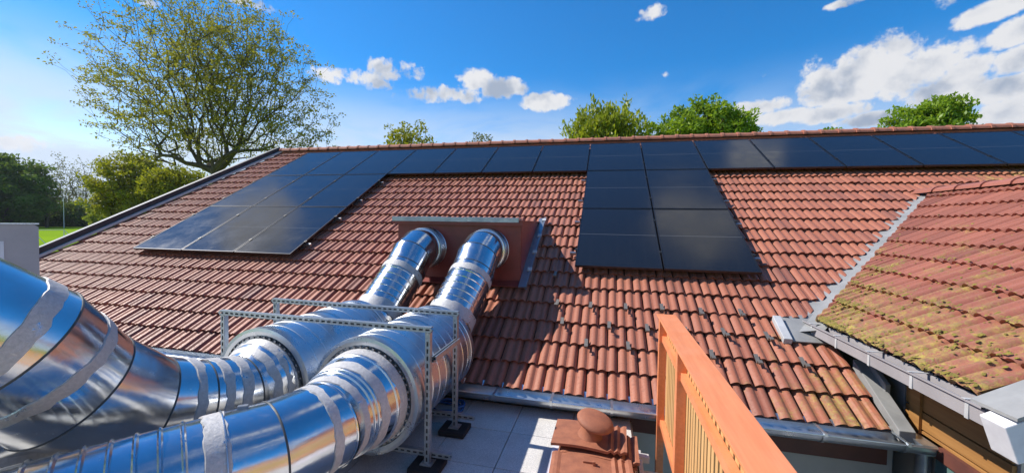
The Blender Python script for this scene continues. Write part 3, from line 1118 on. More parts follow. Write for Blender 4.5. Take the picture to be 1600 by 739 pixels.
    bb.prism(p, (0, -0.15, 0))
    bb.build('barge_board', 'white_board', wing, 0.006)
    sof = MB().prism([wp(0, yv - 0.12, -0.07), wp(SE + 0.05, yv - 0.12, -0.07), wp(SE + 0.05, -6.7, -0.13), wp(0, -6.7, -0.13)], (0, 0, -0.02))
    sof.build('soffit', 'plank_wood', wing)
    return wing


build_wing()


# ================================================================== SOLAR PANELS
def build_panels():
    gap = 0.02
    pw, ph = PW - gap, PH - gap
    fr = 0.014
    th = 0.035
    f = MB()
    for (x0, y0, x1, y1) in ((0, 0, pw, fr), (0, ph - fr, pw, ph), (0, fr, fr, ph - fr), (pw - fr, fr, pw, ph - fr)):
        f.box((x0, y0, -th), (x1, y1, 0))
    # mesh is centred on the pane
    f.v = [(x - pw / 2, y - ph / 2, z) for (x, y, z) in f.v]
    fo = f.build('frame', 'panel_frame', None)
    g = MB().box((-pw / 2 + fr, -ph / 2 + fr, -0.010), (pw / 2 - fr, ph / 2 - fr, -0.004))
    go = g.build('glass', 'pv_glass', None)
    c = MB()
    c.box((-0.020, -0.025, 0.0006), (0.020, 0.025, 0.006))
    c.box((-0.006, -0.008, 0.006), (0.006, 0.008, 0.011))
    c.box((-0.007, -0.025, -0.04), (0.007, 0.025, 0.0006))
    co = c.build('clamp', 'clamp_black', None)
    protos = (fo, go, co)
    rows = []
    for cidx in range(15): rows.append((cidx, 0))
    for r in (1, 2):
        for cidx in (0, 1, 2): rows.append((cidx, r))
    for r in (1, 2):
        for cidx in (7, 8): rows.append((cidx, r))
    ordw = ['first', 'second', 'third', 'fourth', 'fifth', 'sixth', 'seventh', 'eighth', 'ninth', 'tenth', 'eleventh', 'twelfth', 'thirteenth', 'fourteenth', 'fifteenth']
    used = set()

    def piece(i, root, loc):
        src = protos[i]
        if i not in used:
            used.add(i); o = src
        else:
            o = src.copy(); col.objects.link(o)
        o.parent = root
        o.location = loc
        return o
    have = set(rows)
    for (cx, r) in rows:
        if r == 0:
            lab = 'black solar panel, %s from the left in the row under the ridge' % ordw[cx]
        elif cx < 3:
            lab = 'blue-black solar panel in the %s row of the left block, %s' % (('middle', 'bottom')[r - 1], ('leftmost', 'middle column', 'rightmost')[cx])
        else:
            lab = 'black solar panel, %s of the four hanging below the ridge row at centre' % {(7, 1): 'upper left', (8, 1): 'upper right', (7, 2): 'lower left', (8, 2): 'lower right'}[(cx, r)]
        root = tag(link('solar_panel', None), lab, 'solar panel', 'solar panels on the tiled roof')
        p = rp((cx + 0.5) * PW, (r + 0.5) * PH, 0)
        root.matrix_world = Matrix(((1, 0, 0, p[0]), (0, CT, -ST, p[1]), (0, ST, CT, p[2]), (0, 0, 0, 1))) @ Matrix.Rotation(rng.normal(0, 0.0016), 4, 'X') @ Matrix.Rotation(rng.normal(0, 0.0016), 4, 'Y')
        piece(0, root, (0, 0, 0))
        piece(1, root, (0, 0, 0))
        for yy in (ph * 0.27, -ph * 0.27):
            piece(2, root, (PW / 2, yy, 0.0))
            if (cx - 1, r) not in have:
                piece(2, root, (-PW / 2, yy, 0.0))
    # rails the panels are clamped to
    k = 0
    for (c0, r0, c1, r1) in PV_BLOCKS:
        for r in range(r0, r1):
            for q, fy in enumerate((0.5 - 0.27, 0.5 + 0.27)):
                S = (r + fy) * PH
                where = {0: 'under the panel row at the ridge', 1: 'under the left panel block', 2: 'under the four central panels'}[PV_BLOCKS.index((c0, r0, c1, r1))]
                lab = 'aluminium mounting rail %s, %s' % (where, '%s line from the top' % ordw[(r - r0) * 2 + q])
                root = thing('mounting_rail', lab, 'rail', 'rails that carry the solar panels')
                a, b = rp(c0 * PW - 0.09, S, -0.062), rp(c1 * PW + 0.09, S, -0.062)
                MB().beam(a, b, 0.038, 0.04, up=(0, -ST, CT)).build('rail', 'clamp_steel', root)
                n = int((c1 - c0) * PW / 0.6)
                for i in range(n + 1):
                    X = c0 * PW + 0.05 + i * ((c1 - c0) * PW - 0.1) / n
                    MB().obox(rp(X, S + 0.045, -0.092), (0.018, 0, 0), (0, 0.06 * CT, 0.06 * ST), (0, -0.004 * ST, 0.004 * CT)).build('roof_hook', 'hook_steel', root)
                k += 1


build_panels()


# ================================================================== OUTLET BOX ON THE ROOF
BOXY = -4.60


def build_outlet_box():
    root = thing('roof_outlet_box', 'dark red sheet metal outlet box on the tiles where both ducts enter', 'outlet box')
    x0, x1 = 5.52, 7.35
    zt = -1.93
    def roof_z(y, h=-0.13): # height of the tile plane at y
        S = (-y - ST * h) / CT
        return rp(0, S, h)[2]
    yb = -3.05
    body = MB()
    zb = roof_z(BOXY) - 0.03
    zk = roof_z(yb) - 0.05
    # front with two round openings is closed by the collars, so a plain thick panel does
    MB().box((x0, BOXY, zb), (x1, BOXY + 0.02, zt - 0.002)).build('front_panel', 'box_red', root)
    for (xa, xb) in ((x0 - 0.004, x0 + 0.018), (x1 - 0.018, x1 + 0.004)):
        MB().prism([(xa, BOXY + 0.021, zb - 0.03), (xa, yb, zk), (xa, yb, zt - 0.002), (xa, BOXY + 0.021, zt - 0.002)], (xb - xa, 0, 0)).build('side_panel', 'box_red', root)
    lid = MB().box((x0 - 0.05, BOXY - 0.045, zt), (x1 + 0.03, yb + 0.05, zt + 0.018))
    lid.build('lid', 'box_red', root)
    # front upstand: red hem with overlapping grey flashing sheets
    MB().box((x0 - 0.05, BOXY - 0.06, zt - 0.055), (x1 + 0.03, BOXY - 0.047, zt + 0.002)).build('hem', 'box_red', root)
    n = 5
    w = (x1 - 0.05 - (x0 - 0.06)) / n
    for i in range(n):
        a = x0 - 0.06 + i * w
        MB().box((a, BOXY - 0.075 + 0.003 * (i % 2), zt - 0.012 + 0.002 * (i % 2)), (a + w + 0.03, BOXY + 0.12, zt + 0.052 + 0.004 * (i % 2))).build('lid_flashing', 'zinc', root, 0.004)
    # folded strip on the right side, stepping down over the tiles
    st = MB()
    a, b = rp(x1 + 0.055, 3.66, -0.055), rp(x1 + 0.055, 5.52, -0.055)
    st.beam(a, b, 0.10, 0.016, up=(0, -ST, CT))
    a2, b2 = rp(x1 + 0.108, 3.66, -0.048), rp(x1 + 0.108, 5.54, -0.048)
    st.beam(a2, b2, 0.022, 0.05, up=(0, -ST, CT))
    s = st.build('side_flashing', 'zinc', root)
    for S in (3.75, 4.25, 4.72, 5.15):
        MB().obox(rp(x1 + 0.10, S, -0.030), (0.03, 0, 0), (0, 0.035 * CT, 0.035 * ST), (0, -0.012 * ST, 0.012 * CT)).build('flashing_clip', 'light_trim', s)
    st = MB()
    st.beam(rp(x0 - 0.05, 3.80, -0.055), rp(x0 - 0.05, 5.52, -0.055), 0.09, 0.016, up=(0, -ST, CT))
    st.build('side_flashing', 'zinc', root)
    MB().box((6.33, BOXY - 0.03, zb - 0.05), (6.47, BOXY - 0.004, zb + 0.03)).build('orange_tag', 'orange_clip', root)
    ap = MB().prism([rp(x0 - 0.05, 5.32, -0.085), rp(x1 + 0.06, 5.32, -0.085), rp(x1 + 0.06, 5.47, -0.085), rp(x0 - 0.05, 5.47, -0.085)], (0, 0, -0.012))
    ap.build('apron', 'box_red', root)
    rebase(root, (6.4, BOXY, zb))


build_outlet_box()


# ================================================================== DUCTS
NS = 56


def ring_at(p, d, r, n=None, k=NS):
    """ring of a tube with axis d through p, cut by the plane with normal n"""
    u, v, d = frame(d)
    p = np.array(p, float)
    n = d if n is None else np.array(n, float) / np.linalg.norm(n)
    out = []
    for i in range(k):
        w = math.cos(2 * PI * i / k) * u + math.sin(2 * PI * i / k) * v
        q = p + r * w
        out.append(q - d * (r * (w @ n)) / (d @ n))
    return out


def lathe(p, d, prof):
    """prof: (distance along d, radius)"""
    _, _, d = frame(d)
    return [ring_at(np.array(p) + d * s, d, r) for (s, r) in prof]


def sharp_rings(mb, rings):
    """flat along the profile, smooth round the axis: doubled rings"""
    for a, b in zip(rings[:-1], rings[1:]):
        mb.rings([a, b], True)
    return mb


def seam(mb_name, p, d, r, n, root, mat='galvanised', t=0.009):
    rg = ring_at(p, d, r, n)
    c = sum(rg) / len(rg)
    nn = np.array(n, float) / np.linalg.norm(n)
    loops = []
    for k in range(6):
        a = 2 * PI * k / 6
        loop = []
        for q in rg:
            o = q - c; o = o / np.linalg.norm(o)
            loop.append(q + o * t * math.cos(a) * 0.8 + nn * t * math.sin(a))
        loops.append(loop)
    m = MB()
    for k in range(6):
        m.rings([loops[k], loops[(k + 1) % 6]], True)
    m.build(mb_name, mat, root)


def band(root, p, d, s0, s1, r, mat='sealant', name='sealing_band', t=0.006, r2=None):
    """brushed-on band: its edges wander when it is sealant"""
    _, _, dd = frame(d)
    r2 = r if r2 is None else r2
    rg = lathe(p, d, [(s0, r - 0.002), (s0 + 0.004, r + t), (s1 - 0.004, r2 + t), (s1, r2 - 0.002)])
    if mat == 'sealant':
        w = min(0.008, (s1 - s0) * 0.12)
        ph = rng.random((2, 4)) * 2 * PI
        fr = rng.integers(2, 25, (2, 4))
        for e, ids in ((0, (0, 1)), (1, (2, 3))):
            for i in range(NS):
                a = 2 * PI * i / NS
                o = sum(math.sin(fr[e][k] * a + ph[e][k]) for k in range(4)) * w / 2.6
                for q in ids: rg[q][i] = rg[q][i] + dd * o
    m = MB()
    sharp_rings(m, rg)
    return m.build(name, mat, root)


def pipe(root, a, b, r, na=None, nb=None, name='duct_section', mat='galvanised', r2=None):
    a = np.array(a, float); b = np.array(b, float)
    d = b - a
    m = MB()
    ra = ring_at(a, d, r, na); rb = ring_at(b, d, r2 or r, nb)
    st = [ra]
    for f in (0.25, 0.5, 0.75):
        st.append([x * (1 - f) + y * f for x, y in zip(ra, rb)])
    st.append(rb)
    m.rings(st, True)
    return m.build(name, mat, root)


def spiral(root, a, b, r, pitch=0.085, rib=0.007, name='spiral_duct', mat='galvanised'):
    a = np.array(a, float); b = np.array(b, float)
    L = np.linalg.norm(b - a)
    n = max(2, int(L / pitch))
    pt = L / n
    prof = []
    for i in range(n):
        s = i * pt
        prof += [(s, r), (s + pt - 0.022, r), (s + pt - 0.014, r + rib), (s + pt - 0.007, r + rib)]
    prof.append((L, r))
    m = MB()
    sharp_rings(m, lathe(a, b - a, prof))
    return m.build(name, mat, root)


def unit(v):
    v = np.array(v, float)
    return v / np.linalg.norm(v)


def corrugated(root, a, b, r, n=7):
    a = np.array(a, float); b = np.array(b, float)
    L = np.linalg.norm(b - a)
    prof = []
    for i in range(n * 4 + 1):
        prof.append((L * i / (n * 4), r + 0.010 * math.cos(2 * PI * i / 4)))
    m = MB()
    m.rings(lathe(a, b - a, prof), True)
    return m.build('collar', 'galvanised_dull', root)


def gored(root, pts, r, mat='galvanised', name='elbow_segment', seams=True):
    """mitred polyline; first and last cuts are square"""
    pts = [np.array(p, float) for p in pts]
    dirs = [unit(b - a) for a, b in zip(pts[:-1], pts[1:])]
    norms = [dirs[0]] + [unit(dirs[i] + dirs[i + 1]) for i in range(len(dirs) - 1)] + [dirs[-1]]
    rr = list(r) if isinstance(r, (list, tuple)) else [r] * len(pts)
    for i in range(len(dirs)):
        pipe(root, pts[i], pts[i + 1], rr[i], norms[i], norms[i + 1], name, mat, rr[i + 1])
        if seams and i > 0:
            seam('seam', pts[i], dirs[i], rr[i], norms[i], root, 'slot_dark', 0.0055)
    return dirs


def silencer(root, cen, d, L, R, r):
    """thick cylinder with end rings; cen is the middle of the end that faces the camera"""
    d = unit(d)
    m = MB()
    prof = [(0.0, R)]
    n = 9
    for i in range(1, n):
        s = L * i / n
        prof += [(s - 0.006, R), (s - 0.002, R + 0.004), (s + 0.002, R + 0.004), (s + 0.006, R)]
    prof.append((L, R))
    sharp_rings(m, lathe(cen, d, prof))
    sil = m.build('silencer_shell', 'galvanised_dull', root)
    for (s, sg) in ((0.0, -1), (L, 1)):
        c = np.array(cen) + d * s
        m = MB()
        sharp_rings(m, lathe(c - d * 0.0, d, [(0.06 * -sg, R + 0.003), (0.055 * -sg, R + 0.012), (0.01 * sg, R + 0.012), (0.014 * sg, R - 0.012), (0.010 * sg, R - 0.040), (-0.03 * sg, R - 0.044), (-0.03 * sg, r + 0.095 if sg < 0 else r + 0.05), (0.02 * sg, r + 0.09 if sg < 0 else r + 0.045), (0.02 * sg, r - 0.01)]))
        m.build('end_ring', 'galvanised_dull', sil)
    return sil


def screws(root, p, d, r, n, arc=(0, 2 * PI), size=0.008):
    """a row of small screw heads round a tube"""
    u, v, d = frame(d)
    m = MB()
    for i in range(n):
        a = arc[0] + (arc[1] - arc[0]) * (i + 0.5) / n
        w = math.cos(a) * u + math.sin(a) * v
        tq = -math.sin(a) * u + math.cos(a) * v
        m.obox(np.array(p) + w * (r + 0.003), w * 0.006, tq * size, d * size)
    o = m.build('screw_heads', 'clamp_steel', root)
    tag(o, kind='stuff')


DR = 0.262            # radius of the ducts
SR = 0.415            # radius of the silencers


def upper_run(root, hx, sx, sil_end_y, zc):
    """from the box down over the tiles to the rear end of the silencer"""
    h = np.array([hx, BOXY, -2.315])
    corrugated(root, h, h + [0, -0.17, 0], DR + 0.012, 6)
    p0 = h + np.array([0, -0.17, 0])
    band(root, p0, (0, -1, 0), -0.02, 0.03, DR, 'galvanised_dull', 'joint_band', 0.012)
    end = np.array([sx, sil_end_y + 0.02, zc])
    # gored elbow turning down the slope
    p1 = p0 + np.array([0, -0.12, -0.005])
    p2 = p1 + np.array([-0.005, -0.19, -0.085])
    p3 = p2 + np.array([-0.01, -0.14, -0.155])
    low = end + np.array([0, 0.14, 0.0])
    lowb = low + np.array([0, 0.13, 0.10])
    dsl = unit(lowb - p3)
    gored(root, [p0, p1, p2, p3, p3 + dsl * 0.10], DR)
    q0 = p3 + dsl * 0.10
    q1 = lowb - dsl * 0.10
    L = np.linalg.norm(q1 - q0)
    spiral(root, q0, q1, DR)
    band(root, q0, dsl, -0.03, 0.06, DR + 0.001)
    band(root, q1, dsl, -0.12, 0.03, DR + 0.005)
    gored(root, [q1, lowb, low, end], DR)
    band(root, low, unit(end - low), 0.04, 0.11, DR)
    return end


def build_ducts():
    ZC = -3.215
    yf, yr = -7.30, -6.13
    # ---- front duct (right)
    B = thing('ventilation_duct', 'front galvanised duct running from the right hole of the red box to bottom left', 'duct', 'galvanised ventilation ducts')
    bx = 6.79
    upper_run(B, 6.90, bx, yr, ZC)
    silencer(B, (bx, yf, ZC), (0, 1, 0), yr - yf, SR, DR)
    d0 = unit((0, -1, 0)); d1 = unit((-math.sin(math.radians(17.5)), -math.cos(math.radians(17.5)), 0.0)); d2 = unit((-math.sin(math.radians(35)), -math.cos(math.radians(35)), 0.0))
    bend = np.array([6.80, -7.90, ZC])
    p0 = np.array([bx, yf, ZC]); p1 = bend - d0 * 0.17; p2 = bend + d2 * 0.17; p3 = p2 + d2 * 0.21; p4 = p3 + d2 * 2.8
    RC = DR + 0.082
    L1 = np.linalg.norm(p1 - p0)
    cone = lambda x: RC + (DR - RC) * min(1.0, max(0.0, (x - 0.06) / (L1 - 0.10)))
    m = MB(); m.rings(lathe(p0, d0, [(0.0, RC), (0.06, RC)] + [(x, cone(x)) for x in np.linspace(0.07, L1 - 0.04, 8)]), True); m.build('reducer', 'galvanised', B)
    pipe(B, p0 + d0 * (L1 - 0.045), p1, DR, None, unit(d0 + d1), 'duct_section')
    pipe(B, p1, p2, DR, unit(d0 + d1), unit(d1 + d2), 'elbow_segment')
    pipe(B, p2, p3, DR, unit(d1 + d2), None, 'duct_section')
    seam('seam', p2, d2, DR, unit(d1 + d2), B, 'slot_dark', 0.006)
    seam('seam', p1, d1, DR, unit(d0 + d1), B)
    for (u0, u1, mm, nn, tt) in ((0.015, 0.10, 'sealant', 'sealing_band', 0.006), (0.115, 0.127, 'galvanised_dull', 'joint_band', 0.008), (0.185, 0.26, 'sealant', 'sealing_band', 0.006),
                                 (0.275, 0.288, 'galvanised_dull', 'joint_band', 0.009), (0.31, 0.322, 'galvanised_dull', 'joint_band', 0.009), (0.345, 0.41, 'sealant', 'sealing_band', 0.006)):
        band(B, p0, d0, u0, u1, cone(u0), mm, nn, tt, cone(u1))
    band(B, p1, d1, 0.05, 0.11, DR)
    spiral(B, p3, p4, DR - 0.004, 0.082, 0.009)
    band(B, p3, d2, -0.015, 0.085, DR)
    band(B, p3, d2, -0.005, 0.008, DR, 'galvanised_dull', 'joint_band', 0.012)
    band(B, p3, d2, 0.78, 0.88, DR)
    MB().obox(p2 + d2 * 0.11 + np.array([-0.04, 0.02, DR + 0.004]), (0.02, 0.012, 0), (-0.006, 0.01, 0), (0, 0, 0.008)).build('rivet', 'clamp_steel', B)
    screws(B, p0 + d0 * 0.012, d0, SR - 0.058, 44)
    rebase(B, (bx, yf, -3.75))
    # ---- rear duct (left)
    A = thing('ventilation_duct', 'rear galvanised duct from the box, rising in a large bend at the left edge', 'duct', 'galvanised ventilation ducts')
    axx = 5.90
    upper_run(A, 5.99, axx, yr, ZC)
    silencer(A, (axx, yf, ZC), (0, 1, 0), yr - yf, SR, DR)
    q = [np.array([axx, yf, ZC]), np.array([axx - 0.01, yf - 0.20, ZC]), np.array([axx - 0.07, yf - 0.46, ZC + 0.05]), np.array([axx - 0.14, yf - 0.71, ZC + 0.115]),
         np.array([axx - 0.20, yf - 1.02, ZC + 0.36]), np.array([axx - 0.16, yf - 1.26, ZC + 0.655]), np.array([axx - 0.22, yf - 1.49, ZC + 0.85]), np.array([axx - 0.36, yf - 1.92, ZC + 0.96]), np.array([axx - 0.65, yf - 3.2, ZC + 0.97])]
    d = unit(q[1] - q[0])
    LA = np.linalg.norm(q[1] - q[0])
    coneA = lambda x: DR + 0.082 * (1 - min(1.0, max(0.0, (x - 0.03) / (LA - 0.05))))
    m = MB(); m.rings(lathe(q[0], d, [(0.0, coneA(0))] + [(x, coneA(x)) for x in np.linspace(0.03, LA - 0.02, 7)]), True); m.build('reducer', 'galvanised', A)
    RB = 0.312
    gored(A, [q[0] + d * (LA - 0.025)] + q[1:], [DR, DR, DR, 0.288, RB, RB, RB, RB, RB])
    for (u0, u1) in ((0.012, 0.075), (0.10, 0.155)):
        band(A, q[0], d, u0, u1, coneA(u0), r2=coneA(u1))
    d = unit(q[2] - q[1])
    band(A, q[1], d, 0.05, 0.12, DR)
    band(A, q[1], d, 0.17, 0.235, DR)
    d = unit(q[3] - q[2])
    band(A, q[2], d, 0.06, 0.12, 0.270, r2=0.276)
    d = unit(q[5] - q[4])
    L = np.linalg.norm(q[5] - q[4])
    band(A, q[4], d, L * 0.50, L * 0.68, RB)
    d = unit(q[6] - q[5]); L = np.linalg.norm(q[6] - q[5])
    band(A, q[5], d, L * 0.05, L * 0.34, RB)
    # branch that leaves the bend to the left
    ba = q[4] + np.array([0.03, 0.02, -0.06]); bd = unit((-0.80, -0.42, -0.30))
    pipe(A, ba, ba + bd * 0.55, 0.20, name='branch_duct')
    band(A, ba, bd, 0.36, 0.44, 0.20)
    pipe(A, ba + bd * 0.55, ba + bd * 0.55 + np.array([-0.9, -0.9, 0.0]), 0.20, name='branch_duct')
    pipe(A, ba + bd * 0.30, ba + bd * 0.30 + np.array([-0.10, 0.06, -0.62]), 0.17, name='branch_drop', mat='sealant')
    screws(A, q[0] + np.array([0, -0.012, 0]), (0, -1, 0), SR - 0.058, 44)
    rebase(A, (axx, yf, -3.75))
    return q


DUCT_A = build_ducts()


# ================================================================== SUPPORT FRAME OF PERFORATED CHANNEL
FLOOR = -3.75


def channel(root, a, b, face, name, w=0.037, slot_pitch=0.05, mat='perforated_steel'):
    """C-channel from a to b; face is the direction of its slotted back; slots are real openings with a dark sheet behind for shade"""
    a = np.array(a, float); b = np.array(b, float)
    d = unit(b - a); fdir = unit(np.array(face) - d * (np.array(face) @ d)); s = np.cross(d, fdir)
    L = np.linalg.norm(b - a)
    c = (a + b) / 2
    m = MB()
    t = 0.0025
    h = w / 2
    # slotted back: two edge strips and bridges between the slots
    sw = 0.0065
    m.obox(c + fdir * h + s * (h + sw) / 2, d * L / 2, s * (h - sw) / 2, fdir * t / 2)
    m.obox(c + fdir * h - s * (h + sw) / 2, d * L / 2, s * (h - sw) / 2, fdir * t / 2)
    n = int(L / slot_pitch)
    for i in range(n + 1):
        x = -L / 2 + min(L, i * L / n)
        m.obox(c + fdir * h + d * x, d * 0.010, s * sw, fdir * t / 2)
    # flanges
    for sg in (-1, 1):
        m.obox(c + s * sg * h, d * L / 2, s * t / 2, fdir * (h - 0.0015))
        m.obox(c - fdir * h + s * sg * (h - 0.006), d * L / 2, s * 0.005, fdir * t / 2)
    o = m.build(name, mat, root)
    k = MB().obox(c + fdir * (h - 0.012), d * L / 2 * 0.995, s * (h - 0.003), fdir * 0.001)  # added dark sheet; its colour stands in for shade inside the hollow channel
    k.build('slot_shade_sheet', 'slot_dark', o)
    return o


def build_support_frame():
    root = thing('support_frame', 'galvanised perforated channel frame straddling both ducts on the terrace', 'frame')
    zt = -2.745
    xl, xr = 5.40, 7.235
    for (y, zl) in ((-7.19, -3.655), (-6.66, -3.625)):
        for x in (xl, xr):
            channel(root, (x, y, FLOOR + 0.055), (x, y, zt), (0, -1, 0), 'post')
            p = MB().box((x - 0.045, y - 0.045, FLOOR + 0.047), (x + 0.045, y + 0.045, FLOOR + 0.053))
            pad = MB().box((x - 0.115, y - 0.10, FLOOR + 0.004), (x + 0.115, y + 0.10, FLOOR + 0.046)).build('foot_pad', 'black_rubber', root, 0.008)
            p.build('base_plate', 'perforated_steel', pad)
        channel(root, (xl - 0.03, y - 0.001, zt + 0.022), (xr + 0.025, y - 0.001, zt + 0.022), (0, -1, 0), 'crossbar')
        channel(root, (xl - 0.12, y + 0.045, zl), (xr + 0.16, y + 0.045, zl), (0, -1, 0), 'crossbar')
        g = MB()
        g.prism([(xr - 0.02, y - 0.026, zt), (xr + 0.02, y - 0.026, zt), (xr + 0.02, y - 0.026, zt - 0.07)], (0, 0.003, 0))
        g.build('corner_bracket', 'perforated_steel', root)
    channel(root, (xr + 0.03, -7.17, -2.945), (xr + 0.03, -6.68, -2.945), (0, 0, -1), 'side_bar')
    rebase(root, (xr, -7.19, FLOOR))


build_support_frame()


def build_hose():
    m = MB()
    pts = []
    for i in range(0, 96):
        a = 2 * PI * i / 30
        r = 0.135 + 0.012 * math.sin(i * 0.7) + 0.004 * (i // 30)
        pts.append((7.02 + r * math.cos(a) * 1.1, -6.33 + r * math.sin(a) * 0.9, FLOOR + 0.022 + 0.016 * (i / 30) + 0.006 * math.sin(i * 1.3)))
    m.tube(pts, 0.0105, 7)
    o = m.build('hose_coil', 'blue_hose', None)
    tag(o, 'blue hose coil lying on the slabs behind the rear frame post', 'hose')


build_hose()


# ================================================================== TERRACE
def build_terrace():
    ter = MB()
    x0, x1, y0, y1 = -1.2, 8.735, -13.0, -6.02
    ter.box((x0, y0, -4.05), (x1, y1, FLOOR - 0.03))
    terr = ter.build('terrace', 'plaster', None)
    tag(terr, kind='structure')
    P = 0.5075
    J = 0.006
    proto = MB().box((0, 0, -0.028), (P - J, P - J, 0)).build('paving_slab', 'paving', terr, 0.003)
    first = True
    rest = MB()
    for i in range(-17, 3):
        for j in range(-13, 2):
            xa = 7.706 + i * P; ya = -6.54 + j * P - 0.0
            xb, yb = xa + P - J, ya + P - J
            xa2, xb2, ya2, yb2 = max(xa, x0), min(xb, x1), max(ya, y0), min(yb, y1 - 0.0)
            if xb2 - xa2 < 0.04 or yb2 - ya2 < 0.04: continue
            whole = abs((xb2 - xa2) - (P - J)) < 1e-6 and abs((yb2 - ya2) - (P - J)) < 1e-6
            vis = xb2 > 6.2 and yb2 > -8.7
            dz = rng.normal(0, 0.0012)
            if not vis:
                rest.box((xa2, ya2, FLOOR - 0.028 + dz), (xb2, yb2, FLOOR + dz))
            elif whole:
                if first: o = proto; first = False
                else:
                    o = proto.copy(); col.objects.link(o)
                o.parent = terr
                o.location = (xa, ya, FLOOR + dz)
            else:
                MB().box((xa2, ya2, FLOOR - 0.028 + dz), (xb2, yb2, FLOOR + dz)).build('paving_slab', 'paving', terr, 0.003)
    tag(rest.build('paving_beyond', 'paving', terr), kind='stuff')
    # edge profile beside the drop on the right, and the body of the floor below
    MB().box((8.742, -13.0, -4.02), (8.775, -6.50, -3.765)).build('edge_profile', 'light_trim', terr, 0.004)
    MB().box((8.78, -13.0, -4.12), (8.90, -6.60, -3.87)).build('ledge', 'paving', terr)
    MB().box((8.745, -6.62, -3.80), (8.83, -6.56, -3.755)).build('edge_bracket', 'light_trim', terr, 0.003)
    MB().box((-1.2, -13.0, -7.1), (8.72, -6.1, -4.06)).build('storey_below', 'plaster', terr)


build_terrace()


# ================================================================== RAILING
def build_railing():
    root = thing('railing', 'orange painted railing with flat top plate and upright wooden slats', 'railing')
    ztop = -2.715
    y_end, y_start = -13.0, -6.19
    MB().box((8.905, y_end, ztop - 0.012), (9.062, y_start, ztop)).build('top_plate', 'rail_orange', root, 0.002)
    posts = [-6.225, -7.085, -8.62, -10.15, -11.6, -12.97]
    for y in posts:
        MB().box((8.925, y - 0.03, -4.12), (8.985, y + 0.03, ztop - 0.0125)).build('post', 'rail_orange', root, 0.003)
    # horizontal angle bars between the posts
    for (z0, w) in ((-2.895, 0.045), (-3.62, 0.045)):
        for ya, yb in zip(posts[1:], posts[:-1]):
            m = MB()
            m.box((8.948, ya + 0.031, z0), (8.985, yb - 0.031, z0 + 0.006))
            m.box((8.948, ya + 0.031, z0 - w), (8.954, yb - 0.031, z0 - 0.0005))
            m.build('rail', 'rail_orange', root)
    slat = MB().box((-0.011, -0.0225, -3.80), (0.011, 0.0225, ztop - 0.03))
    proto = slat.build('slat', 'slat_wood', root, 0.002)
    k = 0
    for ya, yb in zip(posts[1:], posts[:-1]):
        n = int(round((yb - ya) / 0.068)) - 1
        for i in range(n):
            y = ya + 0.055 + (yb - ya - 0.11) * i / (n - 1)
            o = proto if k == 0 else proto.copy()
            if k: col.objects.link(o)
            o.parent = root
            o.location = (8.998 + rng.normal(0, 0.001), y, rng.normal(0, 0.003))
            o.rotation_euler = (0, 0, rng.normal(0, 0.02))
            k += 1
    rebase(root, (8.95, -6.225, FLOOR))


build_railing()


# ================================================================== VENT TILE AND SPARE TILES ON THE FLOOR
def clay_tile(root_name, label, cen, rz, tilt, size=(0.55, 0.36), group=None, rolls=True):
    """large interlocking tile lying on the stack: pan, rolls along the right edge, nib"""
    w, l = size
    root = tag(link(root_name, None), label, 'roof tile', group)
    m = MB()
    n = 25
    xs = np.linspace(-w / 2, w / 2, n)
    zs = []
    for x in xs:
        u = (x + w / 2) / w
        z = 0.012 * math.sin(PI * min(1, u / 0.74)) if u < 0.74 else 0.0
        if rolls and 0.03 < u < 0.10: z += 0.008
        if 0.76 < u < 0.80 or 0.86 < u < 0.90 or u > 0.955: z += 0.018
        zs.append(z)
    top_f = [(x, -l / 2, z + 0.02) for x, z in zip(xs, zs)]
    top_b = [(x, l / 2, z + 0.02) for x, z in zip(xs, zs)]
    bot_f = [(x, -l / 2, z - 0.0) for x, z in zip(xs, zs)]
    bot_b = [(x, l / 2, z - 0.0) for x, z in zip(xs, zs)]
    m.rings([bot_f, top_f], False, False); m.rings([top_f, top_b], False, False); m.rings([top_b, bot_b], False, False); m.rings([bot_b, bot_f], False, False)
    for s in (0, -1):
        m.add([top_f[s], top_b[s], bot_b[s], bot_f[s]], [(0, 1, 2, 3)])
    m.build('tile_body', 'vent_clay', root)
    root.location = cen
    root.rotation_euler = (tilt[0], tilt[1], rz)
    return root


